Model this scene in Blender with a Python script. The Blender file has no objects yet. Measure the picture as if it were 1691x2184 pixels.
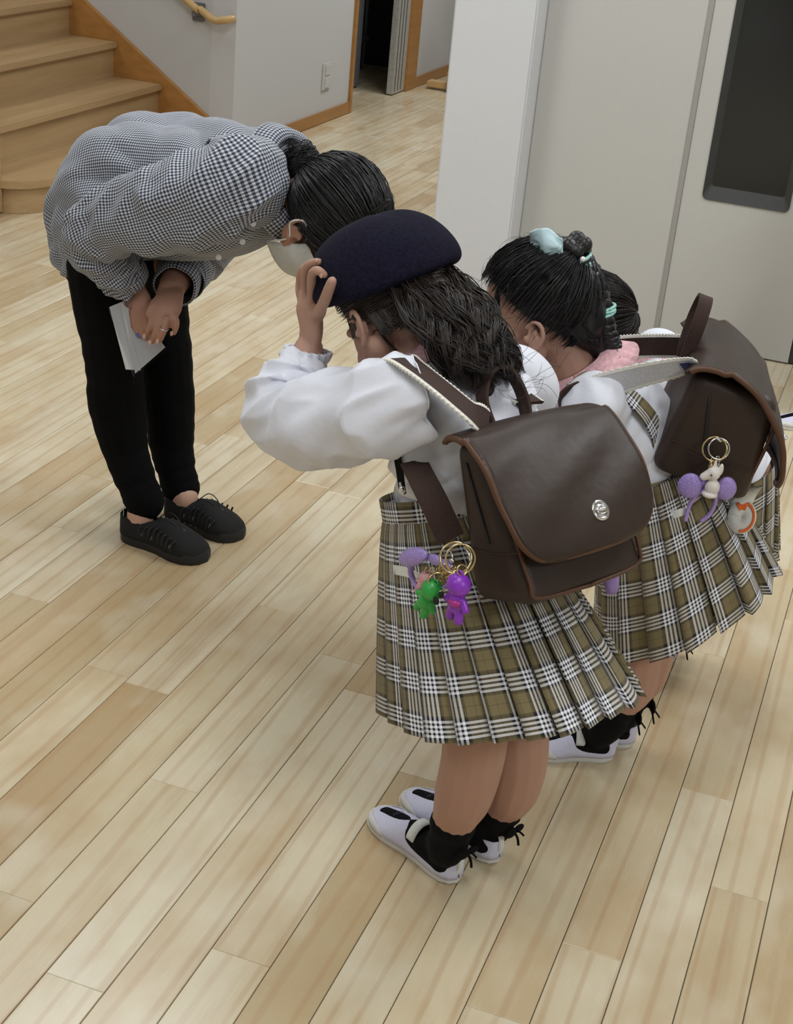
import bpy, bmesh, math, random
import numpy as np
from mathutils import Vector, Matrix
random.seed(7); np.random.seed(7)
rs = np.random.RandomState(11)
PI = math.pi
# ------------------------------------------------------------------ camera
H = 1.55                                    # eye height
YAW, PITCH, ROLL, FPX = -0.31322028, 0.44311785, -0.09717394, 3165.87
def camrot():
    y, p, r = YAW, PITCH, ROLL
    fw = np.array([math.sin(y)*math.cos(p), math.cos(y)*math.cos(p), -math.sin(p)])
    rt = np.array([math.cos(y), -math.sin(y), 0.0]); dn = np.cross(fw, rt)
    return np.array([rt*math.cos(r)+dn*math.sin(r), -rt*math.sin(r)+dn*math.cos(r), fw])
RC = camrot(); EYE = np.array([0, 0, H])
cam = bpy.data.cameras.new('camera'); camo = bpy.data.objects.new('camera', cam)
bpy.context.scene.collection.objects.link(camo); bpy.context.scene.camera = camo
cam.sensor_fit = 'HORIZONTAL'; cam.sensor_width = 36; cam.lens = FPX/1691*36
cam.clip_start = 0.05; cam.clip_end = 60
camo.matrix_world = Matrix(((RC[0][0], -RC[1][0], -RC[2][0], 0), (RC[0][1], -RC[1][1], -RC[2][1], 0), (RC[0][2], -RC[1][2], -RC[2][2], H), (0, 0, 0, 1)))
sc = bpy.context.scene
sc.view_settings.view_transform = 'Standard'; sc.view_settings.look = 'None'
sc.view_settings.gamma = 1; sc.view_settings.use_curve_mapping = False
sc.view_settings.exposure = 0.0
# ------------------------------------------------------------------ world
w = bpy.data.worlds.new('world'); sc.world = w; w.use_nodes = True
w.node_tree.nodes['Background'].inputs[0].default_value = (0.85, 0.92, 1, 1)
w.node_tree.nodes['Background'].inputs[1].default_value = 0.25
# ------------------------------------------------------------------ unseen ceiling panels above the frame, some added as fill for dim areas
LAMPS = [(-0.6, 1.2, 18), (-2.1, 3.2, 28), (0.9, 3.4, 34), (-0.6, 3.9, 12), (-2.0, 8.2, 40), (-1.4, 6.1, 24), (1.9, 0.2, 42), (-2.2, -0.2, 17), (-4.4, 5.4, 14)]
def lamps():
    for i, (x, y, e) in enumerate(LAMPS):
        l = bpy.data.lights.new('ceiling_and_fill_light', 'AREA'); l.shape = 'RECTANGLE'; l.size = 0.55; l.size_y = 1.15
        l.energy = e; l.color = (.945, 0.985, 1.0)
        o = bpy.data.objects.new('ceiling_and_fill_light', l); sc.collection.objects.link(o); o.location = (x, y, 2.66)
lamps()
# ------------------------------------------------------------------ helpers
def nrm(v):
    v = np.array(v, float); return v/max(1e-12, np.linalg.norm(v))
def at(px, py, p0, n):
    """point of the plane (p0, n) seen at photograph pixel (px, py)"""
    d = RC.T @ np.array([(px-845.5)/FPX, (py-1092)/FPX, 1]); n = np.array(n, float)
    return EYE + d*(((np.array(p0, float)-EYE)@n)/(d@n))
def cr(P, n, closed=False):
    """Catmull-Rom resample rows of P to n rows"""
    P = np.array(P, float)
    if P.ndim == 1: P = P[:, None]
    m = len(P)
    if closed: Q = np.vstack([P[-1:], P, P[:2]]); t = np.linspace(0, m, n, endpoint=False)
    else: Q = np.vstack([2*P[0]-P[1], P, 2*P[-1]-P[-2]]); t = np.linspace(0, m-1-1e-9, n)
    i = np.floor(t).astype(int); f = (t-i)[:, None]
    a, b, c_, d = Q[i], Q[i+1], Q[i+2], Q[i+3]
    return 0.5*((2*b)+(-a+c_)*f+(2*a-5*b+4*c_-d)*f*f+(-a+3*b-3*c_+d)*f**3)
_perm = np.random.RandomState(3).permutation(256); _perm = np.concatenate([_perm, _perm, _perm])
_g3 = np.random.RandomState(5).normal(size=(256, 3)); _g3 /= np.linalg.norm(_g3, axis=1)[:, None]
def noise(p):
    p = np.asarray(p, float); i = np.floor(p).astype(int); f = p-i; i &= 255
    u = f*f*f*(f*(f*6-15)+10); r = 0
    for dx in (0, 1):
        for dy in (0, 1):
            for dz in (0, 1):
                h = _perm[_perm[_perm[(i[..., 0]+dx) & 255]+((i[..., 1]+dy) & 255)]+((i[..., 2]+dz) & 255)] & 255
                g = _g3[h]; d = f-np.array([dx, dy, dz])
                wt = (u[..., 0] if dx else 1-u[..., 0])*(u[..., 1] if dy else 1-u[..., 1])*(u[..., 2] if dz else 1-u[..., 2])
                r = r+wt*(g*d).sum(-1)
    return r*1.6
def noise2(u, v, s=0.0): return noise(np.stack([u, v, np.full_like(u, s)], -1))
# ---- node materials
class NT:
    def __init__(s, name):
        s.m = bpy.data.materials.new(name); s.m.use_nodes = True; s.t = s.m.node_tree; s.b = s.t.nodes['Principled BSDF']
    def n(s, kind, **kw):
        x = s.t.nodes.new('ShaderNode'+kind)
        for k, v in kw.items():
            if k.startswith('i_'):
                k = k[2:]; k = int(k) if k.isdigit() else k.replace('_', ' ')
                x.inputs[k].default_value = v
            else: setattr(x, k, v)
        return x
    def l(s, a, b): s.t.links.new(a, b)
    def ramp(s, fac, stops, interp='LINEAR'):
        r = s.n('ValToRGB'); r.color_ramp.interpolation = interp; e = r.color_ramp.elements
        while len(e) < len(stops): e.new(0.5)
        for q, (p, c_) in zip(e, stops): q.position = p; q.color = (*c_, 1)
        s.l(fac, r.inputs[0]); return r.outputs[0]
    def coords(s, kind='Object', scale=(1, 1, 1), rot=(0, 0, 0)):
        tc = s.n('TexCoord'); mp = s.n('Mapping'); mp.inputs['Scale'].default_value = scale; mp.inputs['Rotation'].default_value = rot
        s.l(tc.outputs[kind], mp.inputs[0]); return mp.outputs[0]
    def noise(s, vec, scale, detail=3, rough=.5):
        x = s.n('TexNoise'); x.inputs['Scale'].default_value = scale; x.inputs['Detail'].default_value = detail; x.inputs['Roughness'].default_value = rough
        s.l(vec, x.inputs['Vector']); return x.outputs[0]
    def mix(s, fac, a, b, mode='MIX'):
        x = s.n('Mix'); x.data_type = 'RGBA'; x.blend_type = mode
        for v, k in ((fac, 0), (a, 6), (b, 7)):
            if hasattr(v, 'node'): s.l(v, x.inputs[k])
            else: x.inputs[k].default_value = v if k == 0 else (*v, 1)
        return x.outputs[2]
    def math(s, op, a, b=None, c_=None):
        x = s.n('Math'); x.operation = op
        for k, v in enumerate((a, b, c_)):
            if v is None: continue
            if hasattr(v, 'node'): s.l(v, x.inputs[k])
            else: x.inputs[k].default_value = v
        return x.outputs[0]
    def bump(s, h, strength=.3, dist=.002):
        x = s.n('Bump'); x.inputs['Strength'].default_value = strength; x.inputs['Distance'].default_value = dist
        s.l(h, x.inputs['Height']); s.l(x.outputs[0], s.b.inputs['Normal'])
    def set(s, **kw):
        for k, v in kw.items():
            i = s.b.inputs[{'col': 'Base Color', 'rough': 'Roughness', 'metal': 'Metallic', 'spec': 'Specular IOR Level', 'sheen': 'Sheen Weight', 'trans': 'Transmission Weight', 'sss': 'Subsurface Weight', 'alpha': 'Alpha', 'coat': 'Coat Weight', 'ior': 'IOR'}[k]]
            if hasattr(v, 'node'): s.l(v, i)
            elif k == 'col': i.default_value = (*v, 1)
            else: i.default_value = v
        return s
def plain(name, col, rough=.6, metal=0, nscale=60, namp=.12, bump=.15, bdist=.001, **kw):
    t = NT(name); v = t.coords(); f = t.noise(v, nscale)
    c1 = tuple(x*(1-namp) for x in col); c2 = tuple(min(1, x*(1+namp)) for x in col)
    t.set(col=t.ramp(f, [(.3, c1), (.7, c2)]), rough=rough, metal=metal, **kw)
    if bump: t.bump(f, bump, bdist)
    return t.m
MT = {}
def build_materials():
    # wall paper
    for nm, c_ in (('wall_white', (.60, .60, .61)), ('wall_grey', (.56, .56, .56)), ('pillar_white', (.66, .67, .70)), ('panel_beige', (.53, .525, .505)), ('ceiling', (.7, .7, .69))):
        t = NT(nm); v = t.coords(); f = t.noise(v, 220, 4, .7); g = t.noise(v, 1.3, 2)
        t.set(col=t.mix(t.math('MULTIPLY', g, .25), c_, tuple(x*.9 for x in c_)), rough=.75, spec=.25); t.bump(f, .35, .0012); MT[nm] = t.m
    # maple floor planks: tone per plank (Object Info), grain along the plank
    t = NT('maple_plank'); oi = t.n('ObjectInfo'); tc = t.n('TexCoord'); rnd = oi.outputs['Random']
    off = t.n('VectorMath', operation='MULTIPLY_ADD'); cx = t.n('CombineXYZ')
    for k, m_ in ((0, 37.), (1, 91.), (2, 13.)): t.l(t.math('MULTIPLY', rnd, m_), cx.inputs[k])
    off.inputs[1].default_value = (1, 1, 1); t.l(tc.outputs['Object'], off.inputs[0]); t.l(cx.outputs[0], off.inputs[2])
    def mp(sx, sy):
        x = t.n('Mapping'); x.inputs['Scale'].default_value = (sx, sy, 1); t.l(off.outputs[0], x.inputs[0]); return x.outputs[0]
    blot = t.noise(mp(8, 3.4), 1, 3, .6); streak = t.noise(mp(17, 1.1), 1, 4, .6); fine = t.noise(mp(260, 9), 1, 3, .6); spot = t.noise(mp(9, 5), 1, 2, .5)
    wv = t.n('TexWave'); wv.inputs['Scale'].default_value = 1.0; wv.inputs['Distortion'].default_value = 9; wv.inputs['Detail'].default_value = 2; wv.inputs['Detail Scale'].default_value = .8
    t.l(mp(7, .5), wv.inputs['Vector'])
    base = t.ramp(rnd, [(0, (.50, .39, .23)), (.16, (.62, .53, .36)), (.45, (.69, .615, .455)), (.78, (.65, .555, .38)), (.91, (.55, .425, .26)), (1, (.45, .33, .19))])
    c1 = t.mix(t.math('MULTIPLY', t.ramp(blot, [(.42, (0, 0, 0)), (.66, (1, 1, 1))]), .48), base, (.47, .31, .15))
    c2 = t.mix(t.math('MULTIPLY', t.ramp(streak, [(.56, (0, 0, 0)), (.74, (1, 1, 1))]), .42), c1, (.36, .215, .10))
    c3 = t.mix(t.math('MULTIPLY', t.ramp(wv.outputs[0], [(.80, (0, 0, 0)), (.98, (1, 1, 1))]), .30), c2, (.40, .22, .10))
    c4 = t.mix(t.math('MULTIPLY', t.ramp(spot, [(.3, (1, 1, 1)), (.45, (0, 0, 0))]), .4), c3, (.72, .66, .53))
    c5 = t.mix(t.math('MULTIPLY', fine, .07), c4, (.35, .25, .14))
    t.set(col=c5, rough=t.math('MULTIPLY_ADD', fine, .12, .20), spec=.45); t.bump(fine, .05, .0004); MT['plank'] = t.m
    MT['subfloor'] = plain('dark_joint', (.10, .075, .05), .8)
    # stair wood
    for nm, a, b in (('stair_wood', (.50, .35, .19), (.38, .245, .12)), ('orange_wood', (.47, .235, .07), (.36, .165, .045)), ('pale_wood', (.62, .43, .20), (.5, .33, .14))):
        t = NT(nm); v = t.coords(scale=(14, 1.6, 30)); f = t.noise(v, 1, 4, .6); v2 = t.coords(scale=(3, 3, 3)); g = t.noise(v2, 1, 2)
        t.set(col=t.mix(t.math('MULTIPLY', g, .4), t.ramp(f, [(.3, a), (.7, b)]), b), rough=.32, spec=.4); t.bump(f, .05, .0005); MT[nm] = t.m
    # skin
    for nm, c_ in (('skin', (.47, .285, .215)), ('skin_adult', (.40, .225, .165)), ('skin_light', (.56, .36, .27))):
        t = NT(nm); v = t.coords(); f = t.noise(v, 14, 3); g = t.noise(v, 500, 2)
        t.set(col=t.mix(t.math('MULTIPLY', f, .45), c_, (c_[0]*.85, c_[1]*.66, c_[2]*.6)), rough=.5, sss=.06, spec=.35); t.b.inputs['Subsurface Radius'].default_value = (.012, .004, .002); t.bump(g, .08, .0005); MT[nm] = t.m
    MT['nail'] = plain('finger_nail', (.62, .38, .31), .3, namp=.03, bump=0)
    MT['lip'] = plain('lip', (.45, .15, .12), .45, namp=.05, bump=0)
    MT['eye_white'] = plain('eye_white', (.75, .73, .7), .15, namp=.02, bump=0)
    MT['iris'] = plain('iris', (.02, .012, .008), .1, namp=.02, bump=0)
    # hair
    for nm, c_, r_ in (('hair_black', (.010, .009, .010), .38), ('hair_brown', (.021, .0135, .0105), .40), ('hair_dark', (.013, .010, .009), .4)):
        t = NT(nm); v = t.coords(); f = t.noise(v, 40, 3); t.set(col=t.ramp(f, [(.3, tuple(x*.6 for x in c_)), (.75, tuple(x*1.5 for x in c_))]), rough=r_, spec=.45); MT[nm] = t.m
    # gingham (uv in metres)
    t = NT('gingham_cotton'); tc = t.n('TexCoord'); sx = t.n('SeparateXYZ'); t.l(tc.outputs['UV'], sx.inputs[0])
    g = []
    for k in (0, 1): g.append(t.math('LESS_THAN', t.math('FRACT', t.math('DIVIDE', sx.outputs[k], .0064)), .5))
    s_ = t.math('MULTIPLY', t.math('ADD', g[0], g[1]), .5)
    f = t.noise(t.coords(), 30, 3)
    t.set(col=t.ramp(s_, [(0, (.60, .62, .66)), (.5, (.20, .215, .26)), (1, (.022, .026, .05))], 'LINEAR'), rough=.85, sheen=.1, spec=.2); t.bump(f, .12, .004); MT['gingham'] = t.m
    # tartan (uv in metres)
    t = NT('tartan_wool'); tc = t.n('TexCoord'); sx = t.n('SeparateXYZ'); t.l(tc.outputs['UV'], sx.inputs[0])
    nv, wh, kh, dk = (.007, .008, .018), (.88, .88, .92), (.205, .165, .085), (.05, .042, .025)
    st = [(0, nv)]; p = .035
    for k in range(4): st += [(p, wh), (p+.057, nv)]; p += .108
    st += [(p, dk), (p+.045, kh), (.735, dk), (.75, kh), (.955, dk)]
    cs = [t.ramp(t.math('FRACT', t.math('DIVIDE', sx.outputs[k], .058)), st, 'CONSTANT') for k in (0, 1)]
    mx = t.mix(.5, cs[0], cs[1]); wv_ = t.n('TexWave'); wv_.inputs['Scale'].default_value = 260; t.l(tc.outputs['UV'], wv_.inputs[0])
    t.set(col=mx, rough=.9, sheen=.15, spec=.15); t.bump(wv_.outputs[0], .2, .0005); MT['tartan'] = t.m
    # white cotton blouse
    t = NT('white_cotton'); v = t.coords(); f = t.noise(v, 38, 4, .6); g = t.noise(v, 900, 2); t.set(col=(.74, .755, .84), rough=.85, spec=.2, sheen=.1)
    t.bump(t.math('ADD', f, t.math('MULTIPLY', g, .1)), .22, .006); MT['cotton'] = t.m
    # leather
    for nm, c_, r_ in (('leather_brown', (.030, .018, .013), .47), ('leather_piping', (.085, .038, .020), .5), ('leather_edge', (.04, .02, .014), .5)):
        t = NT(nm); v = t.coords(); f = t.noise(v, 11, 3, .6); g = t.n('TexVoronoi'); g.inputs['Scale'].default_value = 700; t.l(v, g.inputs[0])
        t.set(col=t.ramp(f, [(.3, c_), (.75, tuple(x*1.25 for x in c_))]), rough=t.math('MULTIPLY_ADD', f, .12, r_-.06), spec=.34)
        b1 = t.n('Bump'); b1.inputs['Strength'].default_value = .22; b1.inputs['Distance'].default_value = .012; t.l(f, b1.inputs['Height'])
        b2 = t.n('Bump'); b2.inputs['Strength'].default_value = .18; b2.inputs['Distance'].default_value = .0004; t.l(g.outputs[0], b2.inputs['Height']); t.l(b1.outputs[0], b2.inputs['Normal']); t.l(b2.outputs[0], t.b.inputs['Normal']); MT[nm] = t.m
    MT['webbing'] = plain('brown_webbing', (.040, .019, .014), .85, nscale=400, namp=.3, bump=.5)
    MT['webbing_back'] = plain('grey_webbing_lining', (.50, .50, .52), .9, nscale=300, namp=.1, bump=.4)
    MT['trim'] = plain('cream_cotton_trim', (.72, .70, .64), .9, nscale=300, namp=.1)
    MT['navy'] = plain('navy_felt', (.0075, .007, .018), .95, nscale=220, namp=.4, bump=.5, spec=.15)
    MT['navy_tip'] = plain('navy_tape', (.015, .015, .07), .8)
    MT['black_knit'] = plain('black_knit', (.004, .004, .005), .95, nscale=500, namp=.3, bump=.6, spec=.2)
    MT['black_trouser'] = plain('black_trouser_cloth', (.0022, .0022, .0028), .95, nscale=20, namp=.3, bump=.5, bdist=.004, spec=.15)
    MT['black_rubber'] = plain('black_rubber', (.010, .010, .011), .6, nscale=90)
    MT['black_suede'] = plain('black_suede', (.006, .006, .0065), .9, nscale=200, bump=.6)
    MT['canvas'] = plain('white_canvas', (.66, .66, .83), .85, nscale=400, namp=.06, bump=.3)
    MT['rubber_white'] = plain('white_rubber', (.70, .69, .67), .5, nscale=30, namp=.1, bump=.05)
    MT['elastic'] = plain('white_elastic', (.74, .76, .74), .85, nscale=300, namp=.06)
    MT['pink'] = plain('pink_cotton', (.68, .40, .44), .85, nscale=120, namp=.22)
    MT['mint'] = plain('mint_hair_tie', (.36, .66, .60), .8, nscale=200, namp=.15)
    MT['aqua'] = plain('aqua_satin', (.50, .68, .74), .6, nscale=40, namp=.1, bump=.4, bdist=.004)
    MT['pearl'] = plain('pearl', (.85, .83, .82), .2, namp=.02, bump=0)
    MT['mask'] = plain('mask_paper', (.56, .57, .56), .9, nscale=80, namp=.05)
    MT['gold'] = plain('pale_gold_metal', (.75, .60, .32), .22, metal=1, namp=.05, bump=0)
    MT['silver'] = plain('silver_metal', (.75, .75, .76), .16, metal=1, namp=.05, bump=0)
    MT['green'] = plain('green_vinyl', (.03, .36, .06), .35, namp=.1, bump=0)
    MT['purple'] = plain('purple_vinyl', (.27, .04, .55), .32, namp=.15, bump=0)
    MT['magenta'] = plain('magenta_vinyl', (.45, .03, .28), .32, namp=.15, bump=0)
    MT['pinkv'] = plain('pink_vinyl', (.70, .38, .38), .4, namp=.1, bump=0)
    MT['whitev'] = plain('white_vinyl', (.76, .72, .68), .4, namp=.08, bump=0)
    t = NT('lavender_glitter'); v = t.coords(); g = t.n('TexVoronoi'); g.inputs['Scale'].default_value = 420; t.l(v, g.inputs[0])
    t.set(col=t.ramp(g.outputs[0], [(.05, (.7, .6, .9)), (.3, (.34, .24, .62))]), rough=.3, spec=.7); t.bump(g.outputs[0], .8, .001); MT['glitter'] = t.m
    MT['lavender'] = plain('lavender_vinyl', (.40, .28, .66), .4, namp=.1, bump=0)
    MT['plate'] = plain('switch_plate', (.60, .60, .59), .4, namp=.02, bump=0)
    MT['grey_plastic'] = plain('grey_plastic', (.16, .16, .17), .5, namp=.05)
    MT['dark'] = plain('store_room_shade', (.02, .02, .02), .8)  # darkness of the unlit store room put into the wall colour
    MT['rack'] = plain('shaded_enamel', (.16, .17, .19), .5)  # pale rack and board darkened in colour for the unlit room
    MT['alu'] = plain('door_edge', (.50, .50, .48), .4, metal=.3)
    MT['frame_dark'] = plain('dark_window_frame', (.035, .037, .036), .45, namp=.1)
    MT['orange'] = plain('orange_print', (.85, .17, .03), .5, namp=.03, bump=0)
    MT['paper'] = plain('paper', (.66, .67, .69), .6, nscale=6, namp=.05)
    MT['blueprint'] = plain('blue_ink', (.10, .13, .35), .6)
    MT['black_paint'] = plain('black_elastic', (.005, .005, .005), .7)
    MT['carpet_dark'] = plain('shade_curtain', (.014, .015, .016), .9)
    t = NT('smoked_glass'); t.set(col=(.02, .021, .02), rough=.12, spec=.5); MT['smoke'] = t.m
    t = NT('clear_film'); t.set(col=(.9, .9, .92), rough=.08, trans=1.0, ior=1.15); MT['film'] = t.m
    t = NT('lavender_film'); t.set(col=(.6, .5, .8), rough=.15, trans=.8, ior=1.2); MT['lfilm'] = t.m
    MT['groove_shade'] = plain('groove_shade', (.33, .32, .31), .6, namp=.03, bump=0)
    MT['lens'] = plain('lamp_diffuser', (.8, .8, .8), .5, bump=0)
build_materials()
# ---- mesh data (verts, faces, uvs per vertex or None)
ORG = {}
COL = sc.collection
def obj(name, data, mat, parent=None, smooth=True, label=None, kind=None, mats=None, midx=None):
    V, F, UV = (list(data)+[None])[:3]
    V = np.asarray(V, float)
    org = ORG.get(parent.name, np.zeros(3)) if parent else np.zeros(3)
    me = bpy.data.meshes.new(name); me.from_pydata((V-org).tolist(), [], [tuple(int(q) for q in f) for f in F]); me.update()
    if UV is not None:
        uvl = me.uv_layers.new(name='UVMap'); li = np.empty(len(me.loops), int); me.loops.foreach_get('vertex_index', li)
        uvl.data.foreach_set('uv', np.asarray(UV, float)[li].ravel())
    if smooth: me.polygons.foreach_set('use_smooth', [True]*len(me.polygons))
    for m_ in (mats or [mat]): me.materials.append(MT[m_] if isinstance(m_, str) else m_)
    if midx is not None: me.polygons.foreach_set('material_index', list(midx))
    o = bpy.data.objects.new(name, me); COL.objects.link(o)
    if parent: o.parent = parent; ORG[o.name] = org
    if label: o['label'] = label
    if kind: o['kind'] = kind
    return o
def thing(name, label, cat, loc=(0, 0, 0), group=None):
    o = bpy.data.objects.new(name, None); COL.objects.link(o); o.location = tuple(float(x) for x in loc); o.empty_display_size = .05
    o['label'] = label; o['category'] = cat; ORG[o.name] = np.array(loc, float)
    if group: o['group'] = group
    return o
def tag(o, label, cat, group=None):
    o['label'] = label; o['category'] = cat
    if group: o['group'] = group
    return o
def struct(o): o['kind'] = 'structure'; return o
def sharp(o, ang=35):
    o.data.polygons.foreach_set('use_smooth', [True]*len(o.data.polygons))
    bm = bmesh.new(); bm.from_mesh(o.data)
    for e in bm.edges:
        if len(e.link_faces) == 2 and e.calc_face_angle(0) > math.radians(ang): e.smooth = False
    bm.to_mesh(o.data); bm.free(); return o
def join(ds):
    V = []; F = []; U = []; n = 0; hasuv = any(len(d) > 2 and d[2] is not None for d in ds)
    for d in ds:
        V.append(np.asarray(d[0], float)); F += [tuple(int(q)+n for q in f) for f in d[1]]
        if hasuv: U.append(np.asarray(d[2]) if len(d) > 2 and d[2] is not None else np.zeros((len(d[0]), 2)))
        n += len(d[0])
    return (np.vstack(V), F, np.vstack(U) if hasuv else None)
def grid(P, uv=None, closeu=False):
    """P: (nv, nu, 3)"""
    nv, nu = P.shape[:2]; F = []
    for j in range(nv-1):
        for i in range(nu if closeu else nu-1):
            i2 = (i+1) % nu; F.append((j*nu+i, j*nu+i2, (j+1)*nu+i2, (j+1)*nu+i))
    return (P.reshape(-1, 3), F, None if uv is None else uv.reshape(-1, 2))
def gnormals(P):
    du = np.gradient(P, axis=1); dv = np.gradient(P, axis=0); n = np.cross(du, dv)
    return n/np.maximum(1e-12, np.linalg.norm(n, axis=2))[..., None]
def thicken(P, t, uv=None):
    """grid sheet -> closed thin sheet (t along -normal)"""
    N = gnormals(P); Q = P-N*t; nv, nu = P.shape[:2]
    a = grid(P, uv); b = grid(Q[:, ::-1], None if uv is None else uv[:, ::-1]); d = join([a, b]); V, F, U = d
    n = nv*nu; ia = lambda j, i: j*nu+i; ib = lambda j, i: n+j*nu+(nu-1-i)
    for j in range(nv-1):
        F.append((ia(j+1, 0), ib(j+1, 0), ib(j, 0), ia(j, 0))); F.append((ia(j, nu-1), ib(j, nu-1), ib(j+1, nu-1), ia(j+1, nu-1)))
    for i in range(nu-1):
        F.append((ia(0, i), ib(0, i), ib(0, i+1), ia(0, i+1))); F.append((ia(nv-1, i+1), ib(nv-1, i+1), ib(nv-1, i), ia(nv-1, i)))
    return (V, F, U)
def box(x0, x1, y0, y1, z0, z1, bev=0):
    bm = bmesh.new(); bmesh.ops.create_cube(bm, size=1)
    for v in bm.verts: v.co = Vector(((x0+x1)/2+v.co.x*(x1-x0), (y0+y1)/2+v.co.y*(y1-y0), (z0+z1)/2+v.co.z*(z1-z0)))
    if bev: bmesh.ops.bevel(bm, geom=list(bm.edges), offset=bev, segments=2, affect='EDGES')
    V = [tuple(v.co) for v in bm.verts]; F = [[v.index for v in f.verts] for f in bm.faces]; bm.free(); return (V, F)
def xf(d, o, ax, ay, az):
    """local coords -> world with axes"""
    A = np.array([ax, ay, az], float); return (np.asarray(d[0], float) @ A + np.asarray(o, float), d[1], d[2] if len(d) > 2 else None)
def frames(P, ref=None):
    T = np.gradient(P, axis=0); T /= np.maximum(1e-12, np.linalg.norm(T, axis=1))[:, None]
    A = np.zeros_like(P)
    if ref is None:
        ref = np.array([0, 0, 1.]) if abs(T[0][2]) < .9 else np.array([1., 0, 0])
    a = nrm(ref-T[0]*(ref@T[0])); A[0] = a
    for i in range(1, len(P)): a = nrm(a-T[i]*(a@T[i])); A[i] = a
    return T, A, np.cross(T, A)
def tube(P, r, n=8, cap=True, m=None, ref=None, ell=None, closed=False):
    """P control points, r radius scalar/list; m resample count; ell = (ra, rb) multipliers"""
    P = np.array(P, float); r = np.broadcast_to(np.array(r, float), (len(P),)).copy()
    if m: q = cr(np.column_stack([P, r]), m, closed); P = q[:, :3]; r = np.maximum(q[:, 3], 1e-5)
    if closed:
        T = np.roll(P, -1, 0)-np.roll(P, 1, 0); T /= np.linalg.norm(T, axis=1)[:, None]
        ref = nrm(np.cross(P[0]-P.mean(0), P[len(P)//4]-P.mean(0))); A = np.cross(T, ref); A /= np.linalg.norm(A, axis=1)[:, None]; B = np.cross(T, A)
    else: T, A, B = frames(P, ref)
    ph = np.arange(n)*2*PI/n; ea, eb = ell or (1, 1)
    G = P[:, None]+r[:, None, None]*(np.cos(ph)[None, :, None]*A[:, None]*ea+np.sin(ph)[None, :, None]*B[:, None]*eb)
    V, F, _ = grid(G, None, True); F = [f for f in F]
    k = len(P)
    if closed:
        for i in range(n): F.append(((k-1)*n+i, (k-1)*n+(i+1) % n, (i+1) % n, i))
    elif cap: F.append(tuple(range(n-1, -1, -1))); F.append(tuple((k-1)*n+i for i in range(n)))
    return (V, F)
def chain(pts, m=None, n=14, ell=None, ref=None):
    """rounded closed limb: pts = [(p, r)]"""
    P = np.array([np.array(p, float) for p, _ in pts]); r = np.array([q for _, q in pts], float)
    m = m or max(6, len(pts)*5); q = cr(np.column_stack([P, r]), m); P, r = q[:, :3], np.maximum(q[:, 3], 1e-4)
    T, A, B = frames(P, ref)
    a = np.linspace(PI/2, 0, 4, endpoint=False)
    P0 = [P[0]-T[0]*r[0]*math.sin(x) for x in a]; R0 = [r[0]*max(.03, math.cos(x)) for x in a]
    P1 = [P[-1]+T[-1]*r[-1]*math.sin(x) for x in a[::-1]]; R1 = [r[-1]*max(.03, math.cos(x)) for x in a[::-1]]
    PP = np.vstack([P0, P, P1]); RR = np.concatenate([R0, r, R1])
    AA = np.vstack([[A[0]]*4, A, [A[-1]]*4]); BB = np.vstack([[B[0]]*4, B, [B[-1]]*4])
    ph = np.arange(n)*2*PI/n; ea, eb = ell or (1, 1)
    G = PP[:, None]+RR[:, None, None]*(np.cos(ph)[None, :, None]*AA[:, None]*ea+np.sin(ph)[None, :, None]*BB[:, None]*eb)
    V, F, _ = grid(G, None, True); k = len(PP)
    F.append(tuple(range(n-1, -1, -1))); F.append(tuple((k-1)*n+i for i in range(n)))
    return (V, F)
def ell(c_, ax, ay, az, n=20, m=14):
    """ellipsoid with semi-axis vectors"""
    th = np.linspace(0.02, PI-.02, m); ph = np.arange(n)*2*PI/n
    G = np.array(c_)+np.cos(th)[:, None, None]*np.array(az)+np.sin(th)[:, None, None]*(np.cos(ph)[None, :, None]*np.array(ax)+np.sin(ph)[None, :, None]*np.array(ay))
    V, F, _ = grid(G, None, True); F = [f[::-1] for f in F]
    F.append(tuple(range(n))); F.append(tuple((m-1)*n+i for i in range(n-1, -1, -1))); return (V, F)
def sphere(c_, r, n=12, m=8): return ell(c_, (r, 0, 0), (0, r, 0), (0, 0, r), n, m)
def union(ds, voxel=.003, smooth=6):
    V, F, _ = join([(d[0], d[1]) for d in ds])
    me = bpy.data.meshes.new('tmp'); me.from_pydata(V.tolist(), [], F); o = bpy.data.objects.new('tmp', me); COL.objects.link(o)
    a = o.modifiers.new('r', 'REMESH'); a.mode = 'VOXEL'; a.voxel_size = voxel
    if smooth: b = o.modifiers.new('s', 'SMOOTH'); b.iterations = smooth; b.factor = .5
    dg = bpy.context.evaluated_depsgraph_get(); dg.update(); m2 = o.evaluated_get(dg).to_mesh()
    V2 = np.empty(len(m2.vertices)*3); m2.vertices.foreach_get('co', V2); F2 = [tuple(p.vertices) for p in m2.polygons]
    o.evaluated_get(dg).to_mesh_clear(); bpy.data.objects.remove(o); bpy.data.meshes.remove(me)
    return (V2.reshape(-1, 3), F2)
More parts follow.
